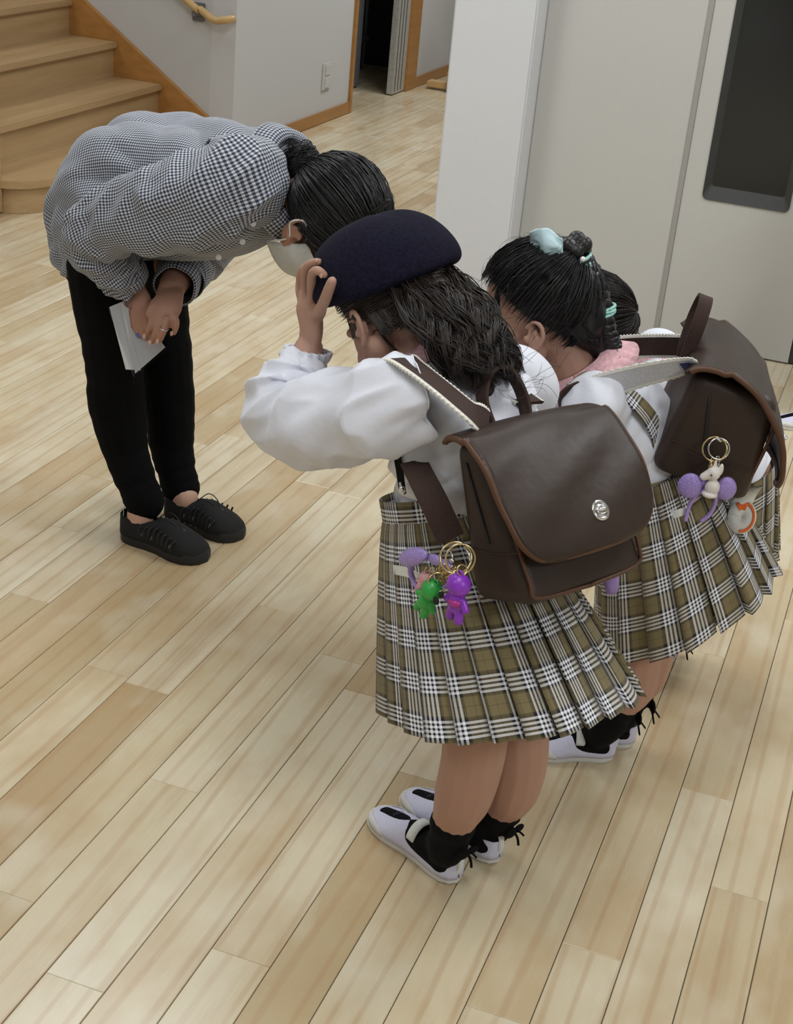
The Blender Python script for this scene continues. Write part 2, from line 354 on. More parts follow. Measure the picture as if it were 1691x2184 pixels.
def ribbon(P, W, width, thick, m=40, uvs=1):
    """flat strap along P; W = width direction per control point"""
    q = cr(np.column_stack([np.array(P, float), np.array(W, float)]), m); P = q[:, :3]; W = q[:, 3:]
    T = np.gradient(P, axis=0); T /= np.linalg.norm(T, axis=1)[:, None]
    W = W-T*(W*T).sum(1)[:, None]; W /= np.linalg.norm(W, axis=1)[:, None]; N = np.cross(T, W)
    wd = np.broadcast_to(np.array(width, float), (2,)) if np.ndim(width) else np.array([width, width]); wv = np.linspace(wd[0], wd[1], m)[:, None]
    c4 = [P+W*wv/2+N*thick/2, P-W*wv/2+N*thick/2, P-W*wv/2-N*thick/2, P+W*wv/2-N*thick/2]
    G = np.stack(c4, 1); V, F, _ = grid(G, None, True); F.append((3, 2, 1, 0)); F.append(tuple((m-1)*4+i for i in range(4)))
    return (V, F), P, W, N
# ================================================================== ROOM
WX, PY, SY = -3.016, 4.719, 6.30
floor_o = thing('floor', 'pale maple plank floor', 'floor'); floor_o['kind'] = 'structure'; del floor_o['category']
struct(floor_o)
obj('subfloor', box(-4.6, 3.6, -2.6, 13.0, -.03, -.0035), 'subfloor', floor_o, smooth=False)
PW = .0613*H; X0 = -.0384*H
JN = {-14: 2.03, -13: 2.03, -12: 1.632, -11: 1.113, -10: 1.214, -9: 1.359, -8: 1.489, -7: 1.003, -6: 1.162, -2: 1.289, -1: 1.092, 0: 1.316}
pm = {}
def plank_mesh(L, tone=0):
    L = round(L, 2)
    if L not in pm:
        g = .0014; e = .0012; hw = PW/2-g/2; hl = L/2-.0002
        V = []; 
        for z, s in ((-.006, 0), (-e*.7, 0), (0, e)):
            V += [(-hw+s, -hl+s, z), (hw-s, -hl+s, z), (hw-s, hl-s, z), (-hw+s, hl-s, z)]
        F = [(8, 9, 10, 11)]
        for k in (0, 4):
            for i in range(4): F.append((k+i, k+(i+1) % 4, k+4+(i+1) % 4, k+4+i))
        me = bpy.data.meshes.new('plank'); me.from_pydata(V, [], F); me.materials.append(MT['plank']); pm[L] = me
    return pm[L]
def in_view(x, y0, y1):
    for y in np.linspace(y0, y1, 5):
        q = RC @ (np.array([x, y, 0])-EYE)
        if q[2] > .1 and -260 < 845+FPX*q[0]/q[2] < 1950 and -160 < 1092+FPX*q[1]/q[2] < 2500: return True
    return False
far_d = []; cand = []
for k in range(-45, 40):
    xc = X0+(k+.5)*PW
    if xc < WX-.9 or xc > 3.4: continue
    y = JN.get(k, .3+rs.rand()*.65)*H; L = .645*H
    while y > -2.4: y -= L
    while y < 12.6:
        l = L if rs.rand() < .7 else L*rs.choice([.6, .8, .5]); l = round(l, 2)
        if k in JN and 1.1 < y+L and y < 3.5: l = L; l = round(l, 2)
        cand.append((xc, y, l, in_view(xc, y, y+l))); y += l
cand.sort(key=lambda c_: (not c_[3], math.hypot(c_[0], c_[1]+c_[2]/2)))
for q, (xc, y, l, vis) in enumerate(cand):
    me = plank_mesh(l)
    if vis and q < 300:
        o = bpy.data.objects.new('plank', me); COL.objects.link(o); o.parent = floor_o; o.location = (xc, y+l/2, 0)
    else:
        V = np.array([v.co for v in me.vertices])+np.array([xc, y+l/2, 0]); far_d.append((V, [tuple(p.vertices) for p in me.polygons]))
obj('plank', join(far_d), 'plank', floor_o, smooth=False, kind='stuff')
# left wall with doorway
wl = obj('wall_left', join([box(WX-.12, WX, SY, 7.76, 0, 2.7), box(WX-.12, WX, 8.76, 13, 0, 2.7), box(WX-.12, WX, 7.76, 8.76, 2.05, 2.7)]), 'wall_white', smooth=False); struct(wl)
ws = struct(obj('wall_stair', box(-6.5, WX-.12, SY, SY+.12, -.03, 2.7), 'wall_grey', smooth=False))
struct(obj('wall_landing', box(-6.6, -6.5, 3.6, SY+.12, 0, 2.7), 'wall_grey', smooth=False))
struct(obj('wall_near_left', join([box(-6.5, -3.42, 4.66, 4.74, -.03, 2.7), box(-3.62, -3.5, -2.5, 4.66, -.03, 2.7)]), 'wall_white', smooth=False))
struct(obj('wall_far', box(WX, 3.6, 13, 13.1, 0, 2.7), 'wall_white', smooth=False))
struct(obj('wall_right', box(3.5, 3.6, -2.5, 13, 0, 2.7), 'wall_white', smooth=False))
struct(obj('wall_behind', box(-3.62, 3.6, -2.6, -2.5, 0, 2.7), 'wall_white', smooth=False))
struct(obj('ceiling', box(-6.6, 3.6, -2.6, 13.1, 2.7, 2.8), 'ceiling', smooth=False))
sk = sharp(struct(obj('baseboard_left', join([box(WX, WX+.012, SY+.0, 7.745, .001, .062, .002)]), 'orange_wood')), 30)
struct(sharp(obj('baseboard_far', box(WX, WX+.012, 8.82, 12.99, .001, .062, .002), 'orange_wood'), 30))
# doorway: casing, sliding door edge, dark store room
struct(sharp(obj('trim_1', join([box(WX-.13, WX+.014, 7.74, 7.775, .001, 2.05, .002), box(WX-.13, WX+.014, 7.74, 8.84, 2.05, 2.1, .002)]), 'orange_wood'), 30))
struct(sharp(obj('trim_2', join([box(WX-.05, WX+.016, 8.64, 8.82, .001, 2.05, .003)]), 'orange_wood'), 30))
d1 = struct(sharp(obj('door_1', box(WX-.035, WX+.004, 8.44, 8.64, .006, 2.04, .003), 'alu'), 30))
obj('door_groove', join([box(WX+.0035, WX+.006, 8.47+.05*i, 8.476+.05*i, .02, 2.0) for i in (0, 1, 2)]), 'frame_dark', d1, smooth=False)
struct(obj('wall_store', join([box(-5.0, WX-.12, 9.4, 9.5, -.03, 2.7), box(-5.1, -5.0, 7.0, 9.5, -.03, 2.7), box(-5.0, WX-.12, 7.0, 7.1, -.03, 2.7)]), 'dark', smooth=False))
rk = thing('storage_rack', 'white tube rack, coloured dark for shade, standing in the unlit store room behind the doorway', 'rack', (-3.75, 8.6, 0))
for i, (x, y) in enumerate([(-3.5, 8.0), (-3.5, 9.2), (-4.1, 8.0), (-4.1, 9.2), (-3.5, 8.6)]):
    obj('post', tube([(x, y, 0), (x, y, 1.8)], .012, 8), 'rack', rk)
for z in (.18, .6, 1.1, 1.6): obj('shelf', box(-4.12, -3.48, 7.98, 9.22, z, z+.03), 'rack', rk, smooth=False)
obj('rail', tube([(-3.46, 8.05, .55), (-3.46, 8.1, .12), (-3.46, 8.5, .1), (-3.46, 8.55, .5)], .01, 8, m=24), 'rack', rk)
bx_ = obj('leaning_board', box(-3.30, -3.27, 8.46, 8.56, .0, .62, .01), 'rack'); tag(sharp(bx_), 'light flat board, coloured grey for shade, leaning upright inside the dark store room doorway', 'board')
# wall switch plate
sw = thing('wall_switch', 'narrow white double switch plate on the white wall beside the doorway', 'switch', (WX, 7.40, .28))
obj('plate', box(WX, WX+.008, 7.345, 7.455, .17, .31, .003), 'plate', sw); sharp(bpy.data.objects['plate'])
sharp(obj('rocker', box(WX+.007, WX+.012, 7.37, 7.43, .245, .30, .002), 'plate', sw)); sharp(obj('rocker', box(WX+.007, WX+.012, 7.37, 7.43, .18, .235, .002), 'plate', sw))
# ---- stairs: treads run along y, climb toward -x
st = thing('staircase', 'light wooden staircase climbing to the left along the grey wall', 'stairs', (-3.2, 5.5, 0))
TZ = [.132]+[.132+.1585*i for i in range(1, 9)]; RUN = .2355
NX = [-3.125]+[-3.365-RUN*i for i in range(8)]
for i, (z, x) in enumerate(zip(TZ, NX)):
    if i == 0:
        # bullnose first step
        yl, yr = 4.80, SY-.03
        out = [(x-.30, yr), (x, yr)]+[(x-.16+.16*math.cos(a), yl+.22-.22*math.sin(a)) for a in np.linspace(0, PI/2, 12)]+[(x-.30, yl)]
        def prism(pts, z0, z1, s=0):
            n = len(pts); c_ = np.mean(pts, 0); P = [tuple(np.array(p)+(s if p[1] < yr-.01 else 0)*-nrm(np.array(p)-c_)*1.0) for p in pts]
            V = [(a, b, z0) for a, b in P]+[(a, b, z1) for a, b in P]
            return (V, [tuple(range(n-1, -1, -1)), tuple(range(n, 2*n))]+[(k, (k+1) % n, n+(k+1) % n, n+k) for k in range(n)])
        sharp(obj('tread', prism(out[::1], z-.03, z), 'stair_wood', st)); sharp(obj('riser', prism(out, .001, z-.029, .028), 'stair_wood', st))
    else:
        y0 = 4.745
        sharp(obj('tread', box(x-RUN-.03, x, y0, SY-.028, z-.03, z, .006), 'stair_wood', st)); sharp(obj('riser', box(x-.045, x-.022, y0, SY-.028, TZ[i-1]-.001, z-.029), 'stair_wood', st), 30)
# skirt stringer on the wall
sl = .1585/RUN
sx0, sz0 = WX-.005, .099
V = []; pts = [(sx0-.0, .001), (sx0, sz0), (sx0-2.9, sz0+2.9*sl), (sx0-2.9, sz0+2.9*sl-.6), (sx0-.5, .001)]
for y in (SY-.03, SY-.002): V += [(a, y, b) for a, b in pts]
sharp(obj('stringer', (V, [(0, 1, 2, 3, 4), (9, 8, 7, 6, 5)]+[(i, i+5, (i+1) % 5+5, (i+1) % 5) for i in range(5)]), 'orange_wood', st))
nw = obj('newel_post', box(-3.385, -3.262, 4.70, 4.822, .001, 1.1, .008), 'stair_wood', st); sharp(nw)
hr = thing('handrail', 'pale round wooden handrail on a grey bracket above the stairs', 'handrail', (-3.04, SY-.06, .61))
yh = SY-.06
obj('rail', tube([(-5.2, yh, 1.98), (-3.4, yh, .785), (-3.16, yh, .645), (-3.095, yh, .612), (-3.05, yh, .618), (-3.03, yh+.02, .622), (-3.025, yh+.045, .623)], .0165, 14, m=60), 'pale_wood', hr)
sharp(obj('bracket', join([box(-3.23, -3.17, yh+.045, yh+.058, .59, .67, .003), box(-3.21, -3.19, yh, yh+.05, .615, .635, .002)]), 'grey_plastic', hr))
# ---- pillar and sliding panels
struct(sharp(obj('wall_pillar', box(-1.50, -1.228, PY, 5.1, 0, 2.7, .006), 'pillar_white'), 60))
struct(sharp(obj('baseboard_pillar', join([box(-1.508, -1.22, PY-.008, PY, .001, .062, .002), box(-1.228, -1.22, PY-.008, 4.83, .001, .062, .002)]), 'orange_wood'), 30))
Y1, Y2 = 4.839, 4.80
pa = struct(sharp(obj('door_2', box(-1.228, -.7045, Y1, Y1+.04, .006, 2.2, .004), 'panel_beige')))
obj('groove_strip', box(-.722, -.7045, Y1-.004, Y1+.001, .01, 2.2, .0015), 'groove_shade', pa); sharp(bpy.data.objects['groove_strip'])  # groove between the panels, its shade put into a thin grey strip
# panel with rounded window
def rrect(x0, x1, z0, z1, r, n=6):
    P = []
    for cx, cz, a0 in ((x1-r, z0+r, -PI/2), (x1-r, z1-r, 0), (x0+r, z1-r, PI/2), (x0+r, z0+r, PI)):
        P += [(cx+r*math.cos(a0+PI/2*k/n), cz+r*math.sin(a0+PI/2*k/n)) for k in range(n+1)]
    return P
bm = bmesh.new(); x0, x1, z1 = -.704, -.268, 2.2
outer = [bm.verts.new((x, Y1-.0, z)) for x, z in ((x1, .006), (x1, z1), (x0, z1), (x0, .006))]
inner = [bm.verts.new((x, Y1-.0, z)) for x, z in rrect(-.640, -.362, .492, 1.9, .018)]
es = [bm.edges.new((r_[i], r_[(i+1) % len(r_)])) for r_ in (outer, inner) for i in range(len(r_))]
bmesh.ops.triangle_fill(bm, use_beauty=True, edges=es, normal=(0, -1, 0))
r_ = bmesh.ops.extrude_face_region(bm, geom=list(bm.faces)); bmesh.ops.translate(bm, vec=(0, .04, 0), verts=[v for v in r_['geom'] if isinstance(v, bmesh.types.BMVert)])
bmesh.ops.recalc_face_normals(bm, faces=bm.faces)
d = ([tuple(v.co) for v in bm.verts], [[v.index for v in f.verts] for f in bm.faces] if bm.verts.index_update() is None else None); bm.free()
pb = struct(sharp(obj('door_3', d, 'panel_beige')))
ro = rrect(-.640, -.362, .492, 1.9, .018); ri = rrect(-.618, -.384, .535, 1.86, .01)
n_ = len(ro); V = [(x, Y1-.004, z) for x, z in ro]+[(x, Y1+.012, z) for x, z in ri]+[(x, Y1+.036, z) for x, z in ro]
sharp(obj('window_frame', (V, [(i, (i+1) % n_, n_+(i+1) % n_, n_+i) for i in range(n_)]+[(2*n_+i, 2*n_+(i+1) % n_, (i+1) % n_, i) for i in range(n_)]), 'frame_dark', pb))
obj('pane', box(-.63, -.37, Y1+.012, Y1+.018, .50, 1.89), 'smoke', pb, smooth=False)
obj('shade_curtain', box(-.66, -.34, Y1+.10, Y1+.11, .3, 2.0), 'carpet_dark', pb, smooth=False)
struct(sharp(obj('gap_shade_strip', box(-.268, -.235, Y1+.005, Y1+.05, .006, 2.2, .002), 'frame_dark'), 30))  # dark gap between panels, its shade made as a near-black strip
struct(sharp(obj('door_4', box(-.232, .68, Y1+.01, Y1+.05, .006, 2.2, .004), 'panel_beige')))
struct(sharp(obj('door_5', box(.70, 3.49, Y1, Y1+.04, .006, 2.2, .004), 'panel_beige')))
struct(obj('wall_above_panels', box(-1.228, 3.5, Y1, Y1+.1, 2.2, 2.7), 'pillar_white', smooth=False))
# easel like wooden stand far behind the pillar
ez = thing('display_stand', 'wooden display stand with a pink top half hidden behind the white pillar', 'stand', (-2.77, 8.9, 0))
sharp(obj('base', box(-2.94, -2.60, 8.84, 8.93, .012, .05, .006), 'pale_wood', ez)); sharp(obj('foot', box(-2.80, -2.70, 8.80, 8.97, .03, .13, .006), 'pale_wood', ez))
sharp(obj('post', box(-2.775, -2.735, 8.87, 8.90, .10, .62, .004), 'orange_wood', ez)); obj('collar', box(-2.79, -2.72, 8.86, 8.91, .135, .16), 'frame_dark', ez, smooth=False)
obj('pink_top', ell((-2.755, 8.885, .70), (.035, 0, 0), (0, .03, 0), (0, 0, .12)), 'pink', ez)
# unseen ceiling panels; those over the stairs and near ends are added fill
for i, (x, y, e) in enumerate(LAMPS):
    t_ = thing('ceiling_and_fill_panel', 'unseen ceiling light panel '+['over the bare floor in front of the beret girl', 'over the bowing woman', 'over the sliding panels with the dark window', 'just before the white pillar', 'outside the store room doorway', 'before the switch plate wall', 'added as fill at the near right end of the hall', 'added as fill at the near left end of the hall', 'added as fill over the wooden staircase'][i], 'light', (x, y, 2.69))
    sharp(obj('housing', box(x-.3, x+.3, y-.6, y+.6, 2.68, 2.70, .004), 'lens', t_))
# ================================================================== PEOPLE TOOLKIT
class Fig:
    def __init__(s, base, face, name, label, scale=1.0, group=None):
        s.b = np.array([base[0], base[1], 0.]); s.f = nrm([face[0], face[1], 0]); s.l = np.array([-s.f[1], s.f[0], 0.]); s.z = np.array([0, 0, 1.])
        s.o = thing(name, label, 'person', s.b); s.k = scale
    def J(s, px, py, lat=0.0): return at(px, py, s.b+s.l*lat, s.l)
def skinmesh(fig, parts, mat, voxel=.0026, smooth=5): return obj('body', union(parts, voxel, smooth), mat, fig.o)
def head_parts(C, F, U, L, s=1.0, ears=True):
    """C: middle between the ears; F face direction, U crown direction, L left"""
    P = [ell(C+s*(U*.038-F*.012), L*.070*s, F*.088*s, U*.080*s),
         ell(C+s*(F*.036-U*.012), L*.056*s, F*.050*s, U*.072*s),
         ell(C+s*(F*.062-U*.078), L*.022*s, F*.020*s, U*.018*s)]
    for d in (1, -1):
        P += [chain([(C-s*U*.035+d*L*.052*s, .022*s), (C+s*(F*.030-U*.066)+d*L*.036*s, .019*s), (C+s*(F*.060-U*.080)+d*L*.010*s, .016*s)]),
              ell(C+s*(F*.052-U*.030)+d*L*.030*s, L*.026*s, F*.026*s, U*.026*s), ell(C+s*(F*.066+U*.024)+d*L*.022*s, L*.026*s, F*.014*s, U*.010*s),
              ell(C+s*(F*.086-U*.020)+d*L*.008*s, L*.007*s, F*.007*s, U*.006*s)]
        if ears:
            e = C+d*L*.071*s-U*.004*s; a = nrm(U*.97-F*.24); b = nrm(np.cross(L, a)); b = b if b@F > 0 else -b; n = d*L
            P += [chain([(e+a*.016*s+b*.012*s+n*.003, .0036*s), (e+a*.027*s+b*.004*s+n*.008*s, .0040*s), (e+a*.026*s-b*.010*s+n*.013*s, .0042*s), (e+a*.010*s-b*.018*s+n*.014*s, .0042*s), (e-a*.010*s-b*.014*s+n*.010*s, .0042*s), (e-a*.024*s-b*.002*s+n*.005*s, .0058*s)], m=22, n=10),
                  ell(e-b*.004*s+n*.002*s, n*.0032*s+b*.003*s, b*.014*s, a*.022*s), chain([(e+a*.014*s-b*.004*s+n*.007*s, .0032*s), (e-a*.002*s-b*.009*s+n*.008*s, .0032*s), (e-a*.012*s-b*.002*s+n*.005*s, .0035*s)], n=8), ell(e-a*.004*s+b*.010*s+n*.004*s, n*.004*s, b*.004*s, a*.006*s)]
    P += [chain([(C+s*(F*.080+U*.014), .007*s), (C+s*(F*.092-U*.004), .0085*s), (C+s*(F*.100-U*.018), .0105*s)]),
          ell(C+s*(F*.083-U*.046), L*.021*s, F*.009*s, U*.0055*s), ell(C+s*(F*.081-U*.055), L*.018*s, F*.009*s, U*.0065*s)]
    return P
def face_details(fig, body, C, F, U, L, s=1.0):
    for d in (1, -1):
        e = C+s*(F*.0660+U*.006)+d*L*.029*s
        w_ = obj('eye', ell(e, L*.0135*s, F*.012*s, U*.010*s), 'eye_white', body); obj('iris', ell(e+F*.0085*s-U*.001, L*.0055*s, F*.0042*s, U*.0055*s), 'iris', body)
        obj('eyebrow', tube([C+s*(F*.080+U*.028)+d*L*.016*s, C+s*(F*.079+U*.033)+d*L*.032*s, C+s*(F*.066+U*.028)+d*L*.046*s], [.0016, .0022, .0010], 6, m=8), 'hair_black', body)
    obj('lips', join([ell(C+s*(F*.0885-U*.0465), L*.017*s, F*.0045*s, U*.0036*s), ell(C+s*(F*.0865-U*.0535), L*.015*s, F*.0045*s, U*.0042*s)]), 'lip', body)
def cap_shell(C, F, U, L, s, grow=.006, hair='hair_black', nape=-.75):
    """skull-hugging hair shell: points on the cranium, cut along a hairline"""
    c0 = C+s*(U*.038-F*.012); rl, rf, ru = (.070*s+grow), (.088*s+grow), (.080*s+grow)
    n, m = 72, 34; P = np.zeros((m, n, 3)); uv = np.zeros((m, n, 2))
    for i in range(n):
        a = 2*PI*i/n; fwd = math.cos(a); side = math.sin(a)
        # lowest polar angle reached in this direction (0 = crown)
        lim = np.interp(fwd, [-1, -.55, -.15, .25, .7, 1], [2.45, 2.36, 1.98, 1.66, 1.20, 1.02])
        for j in range(m):
            t = lim*j/(m-1); rr = 1+.010*math.sin(9*a+1.3)+.006*math.sin(31*a)
            ed = max(0, j-(m-4))/3.0
            q = F*rf*math.sin(t)*fwd+L*rl*math.sin(t)*side+U*ru*math.cos(t)
            P[j, i] = c0+q*(rr-ed*ed*(grow+.004)/.085)
    V, Fc, _ = grid(P[:, ::-1], None, True); return (V, Fc)
def slerp(a, b, t):
    a = nrm(a); b = nrm(b); d = np.clip(a@b, -1, 1); o = math.acos(d)
    if o < 1e-4: return a
    return (math.sin((1-t)*o)*a+math.sin(t*o)*b)/math.sin(o)
def strands(paths, radii, sides=3):
    """many thin tapered hairs as one mesh; paths list of (k,3)"""
    V = []; F = []; n0 = 0
    for P, r in zip(paths, radii):
        P = np.asarray(P); k = len(P); T = np.gradient(P, axis=0); T /= np.maximum(1e-9, np.linalg.norm(T, axis=1))[:, None]
        ref = np.array([.31, .55, .77]); A = np.cross(T, ref); A /= np.maximum(1e-9, np.linalg.norm(A, axis=1))[:, None]; B = np.cross(T, A)
        t = np.linspace(0, 1, k); rr = r*np.minimum(1, (1-t)*4+.12)*np.minimum(1, t*7+.2)
        ph = np.arange(sides)*2*PI/sides
        G = P[:, None]+rr[:, None, None]*(np.cos(ph)[None, :, None]*A[:, None]+np.sin(ph)[None, :, None]*B[:, None]); V.append(G.reshape(-1, 3))
        for j in range(k-1):
            for i in range(sides):
                i2 = (i+1) % sides; F.append((n0+j*sides+i, n0+j*sides+i2, n0+(j+1)*sides+i2, n0+(j+1)*sides+i))
        n0 += k*sides
    return (np.vstack(V), F)
def drawn_hair(C, F, U, L, s, target, n=900, grow=.009, seed=1, rr=.0011, k=9, stray=.25):
    """hair combed over the skull toward a gathering direction (target, in head space F,L,U)"""
    r_ = np.random.RandomState(seed); c0 = C+s*(U*.038-F*.012); M3 = np.array([F, L, U]); R3 = np.array([.088*s+grow, .070*s+grow, .080*s+grow]); tg = nrm(np.array(target)/1.0)
    paths = []; rad = []
    while len(paths) < n:
        a = r_.rand()*2*PI; fwd = math.cos(a)
        lim = np.interp(fwd, [-1, -.55, -.15, .25, .7, 1], [2.48, 2.40, 2.02, 1.70, 1.22, 1.03])*(1+.055*r_.normal())
        t = lim*(r_.rand()**.5 if r_.rand() < .75 else 1.0)
        d = np.array([math.sin(t)*fwd, math.sin(t)*math.sin(a), math.cos(t)]); g = 1+r_.rand()*.030; ph = r_.rand()*6
        up = stray*(r_.rand()**6)
        P = [c0+((slerp(d, tg, u)*R3*(g+up*math.sin(u*PI)+.006*math.sin(u*11+ph))) @ M3) for u in np.linspace(0, 1, k)]
        paths.append(P); rad.append(rr*(.6+.8*r_.rand()))
    return strands(paths, rad)
def finger(pts, r, taper=.8):
    n = len(pts); return chain([(p, r*(1-(1-taper)*i/(n-1))*(1.06 if 0 < i < n-1 else 1)) for i, p in enumerate(pts)], m=5*n, n=10)
def folds(P, specs, seed=0, uv=None):
    """displace a garment grid along its normal by stretched ridged noise; specs: (amp, fu, fv, skew)"""
    nv, nu = P.shape[:2]; N = gnormals(P); u, v = np.meshgrid(np.linspace(0, 1, nu), np.linspace(0, 1, nv))
    env = np.ones((nv, nu)); d = 0
    for q, (amp, fu, fv, skew) in enumerate(specs):
        a = noise2(u*fu+v*skew, v*fv, seed+q*7.3); d = d+amp*(1-2.2*np.abs(a)) if q % 2 == 0 else d+amp*a*1.5
    # keep the seam closed
    blend = np.minimum(1, np.minimum(u, 1-u)*8)[..., None]; return P+N*(d[..., None])*(blend*.999+.001)
def garment(stations, lat, nu=120, nv=120, power=1.0, fold=(), seed=0, flip=False, start=PI/2):
    """stations: (center, r_sagittal, r_lateral[, lateral axis]); closed tube of cloth around a spine"""
    C_ = np.array([s_[0] for s_ in stations]); a = np.array([s_[1] for s_ in stations]); b = np.array([s_[2] for s_ in stations])
    q = cr(np.column_stack([C_, a, b]), nv); C_, a, b = q[:, :3], q[:, 3], q[:, 4]
    T = np.gradient(C_, axis=0); T /= np.linalg.norm(T, axis=1)[:, None]
    Lx = lat[None]-T*(T@lat)[:, None]; Lx /= np.linalg.norm(Lx, axis=1)[:, None]; S = np.cross(Lx, T)
    ph = np.linspace(0, 2*PI, nu)+start
    P = C_[:, None]+b[:, None, None]*np.cos(ph)[None, :, None]*Lx[:, None]+a[:, None, None]*np.sin(ph)[None, :, None]*S[:, None]
    al = np.concatenate([[0], np.cumsum(np.linalg.norm(np.diff(C_, axis=0), axis=1))]); rm = (a.max()+b.max())/2
    uv = np.stack([np.broadcast_to(((ph-start)*rm)[None], (nv, nu)), np.broadcast_to(al[:, None], (nv, nu))], -1)
    if fold: P = folds(P, fold, seed)
    uv = arcuv(P, uv)
    return P, uv
def arcuv(P, uv):
    d = np.concatenate([[0], np.cumsum(np.linalg.norm(np.diff(P, axis=0), axis=2).mean(1))]); uv = np.array(uv); uv[..., 1] = d[:, None]; return uv
def sleeve(pts, nu=90, nv=110, fold=(), seed=0, ref=None, crush=0.0):
    ref = RC[2]
    C_ = np.array([p for p, _ in pts]); r = np.array([x for _, x in pts], float); q = cr(np.column_stack([C_, r]), nv); C_, r = q[:, :3], q[:, 3]
    T, A, B = frames(C_, ref); ph = np.linspace(0, 2*PI, nu)
    al = np.concatenate([[0], np.cumsum(np.linalg.norm(np.diff(C_, axis=0), axis=1))])
    if crush: r = r*(1+crush*np.sin(al/al[-1]*34+np.sin(al*90)))
    P = C_[:, None]+r[:, None, None]*(np.cos(ph)[None, :, None]*A[:, None]+np.sin(ph)[None, :, None]*B[:, None])
    uv = np.stack([np.broadcast_to((ph*r.max())[None], (nv, nu)), np.broadcast_to(al[:, None], (nv, nu))], -1)
    if fold: P = folds(P, fold, seed)
    return P, arcuv(P, uv)
def cloth(P, uv, t=.0018): return thicken(P, t, uv)
def pleated_skirt(W, wl, wf, wax_l, wax_f, Hc, hl, hf, hax_l, hax_f, pleats=24, depth=.016, seg=4, nv=44, bulge=.0, swing=None, seed=0):
    cols = []
    for k in range(pleats):
        for j in range(seg+1): cols.append((k+j/seg*1.0, .30+.70*j/seg, 1.0/seg if j else .0))
        cols.append((k+.80, -.5, .22)); cols.append((k+.74, -.8, .08)); cols.append((k+.98, -.35, .26))
    cols.append((pleats, .30, .05)); A = np.array([c_[0] for c_ in cols])/pleats*2*PI; R = np.array([c_[1] for c_ in cols]); u = np.cumsum([c_[2] for c_ in cols])
    v = np.linspace(0, 1, nv); ll = np.linalg.norm(np.array(Hc)-np.array(W)); per = 2*PI*(hl+hf)/2
    P = np.zeros((nv, len(cols), 3)); hl_ = np.array(hax_l)*hl; hf_ = np.array(hax_f)*hf; wl_ = np.array(wax_l)*wl; wf_ = np.array(wax_f)*wf
    for j, t in enumerate(v):
        e = t**.85; c_ = np.array(W)*(1-t)+np.array(Hc)*t
        al = wl_*(1-e)+hl_*e; af = wf_*(1-e)+hf_*e; d = depth*(.12+.88*t**.8)
        wob = 1+.035*t*np.sin(A*3+seed)+.028*t*np.sin(A*7+2*seed)
        rad = (1+R*d/((hl+hf)/2)*1.0)*wob
        P[j] = c_+np.cos(A)[:, None]*al*rad[:, None]+np.sin(A)[:, None]*af*rad[:, None]
        if swing is not None: P[j] += np.array(swing)*math.sin(t*PI)*1.0
    U = np.broadcast_to((u/pleats*per)[None], (nv, len(cols))); Vv = np.broadcast_to((-v*ll)[:, None], (nv, len(cols)))
    return P, np.stack([U, Vv], -1)
# ---------------------------------------------------------------- shoes
def shoe_frame(heel, toe):
    heel = np.array([heel[0], heel[1], 0.]); toe = np.array([toe[0], toe[1], 0.]); L = np.linalg.norm(toe-heel); x = (toe-heel)/L; return heel, x, np.array([-x[1], x[0], 0.]), L
WS = lambda t: np.interp(t, [0, .03, .08, .18, .35, .5, .68, .82, .92, .97, 1], [.0, .42, .60, .70, .68, .74, .98, .96, .72, .44, .0])
def shoe_sole(L, W, h, lip=.0):
    ts = np.concatenate([1-np.cos(np.linspace(0, PI/2, 10)), [1]])*.12; t = np.unique(np.concatenate([ts, np.linspace(.12, .86, 16), 1-ts[::-1]*1.15]))
    t = t[(t >= 0) & (t <= 1)]; a = [(x*L, .5*W*WS(x)) for x in t]; out = a+[(x, -y) for x, y in a[::-1]][1:-1]; n = len(out); rings = []
    for s_, z in ((.96, .0005), (1.0, .003), (1.0, h*.75), (.97, h)): rings.append([((x-L/2)*s_+L/2, y*s_, z) for x, y in out])
    V = [p for r_ in rings for p in r_]; F = []
    for k in range(3):
        for i in range(n): F.append((k*n+(i+1) % n, k*n+i, (k+1)*n+i, (k+1)*n+(i+1) % n))
    F.append(tuple(range(n))); F.append(tuple(3*n+i for i in range(n-1, -1, -1))); return (V, F)
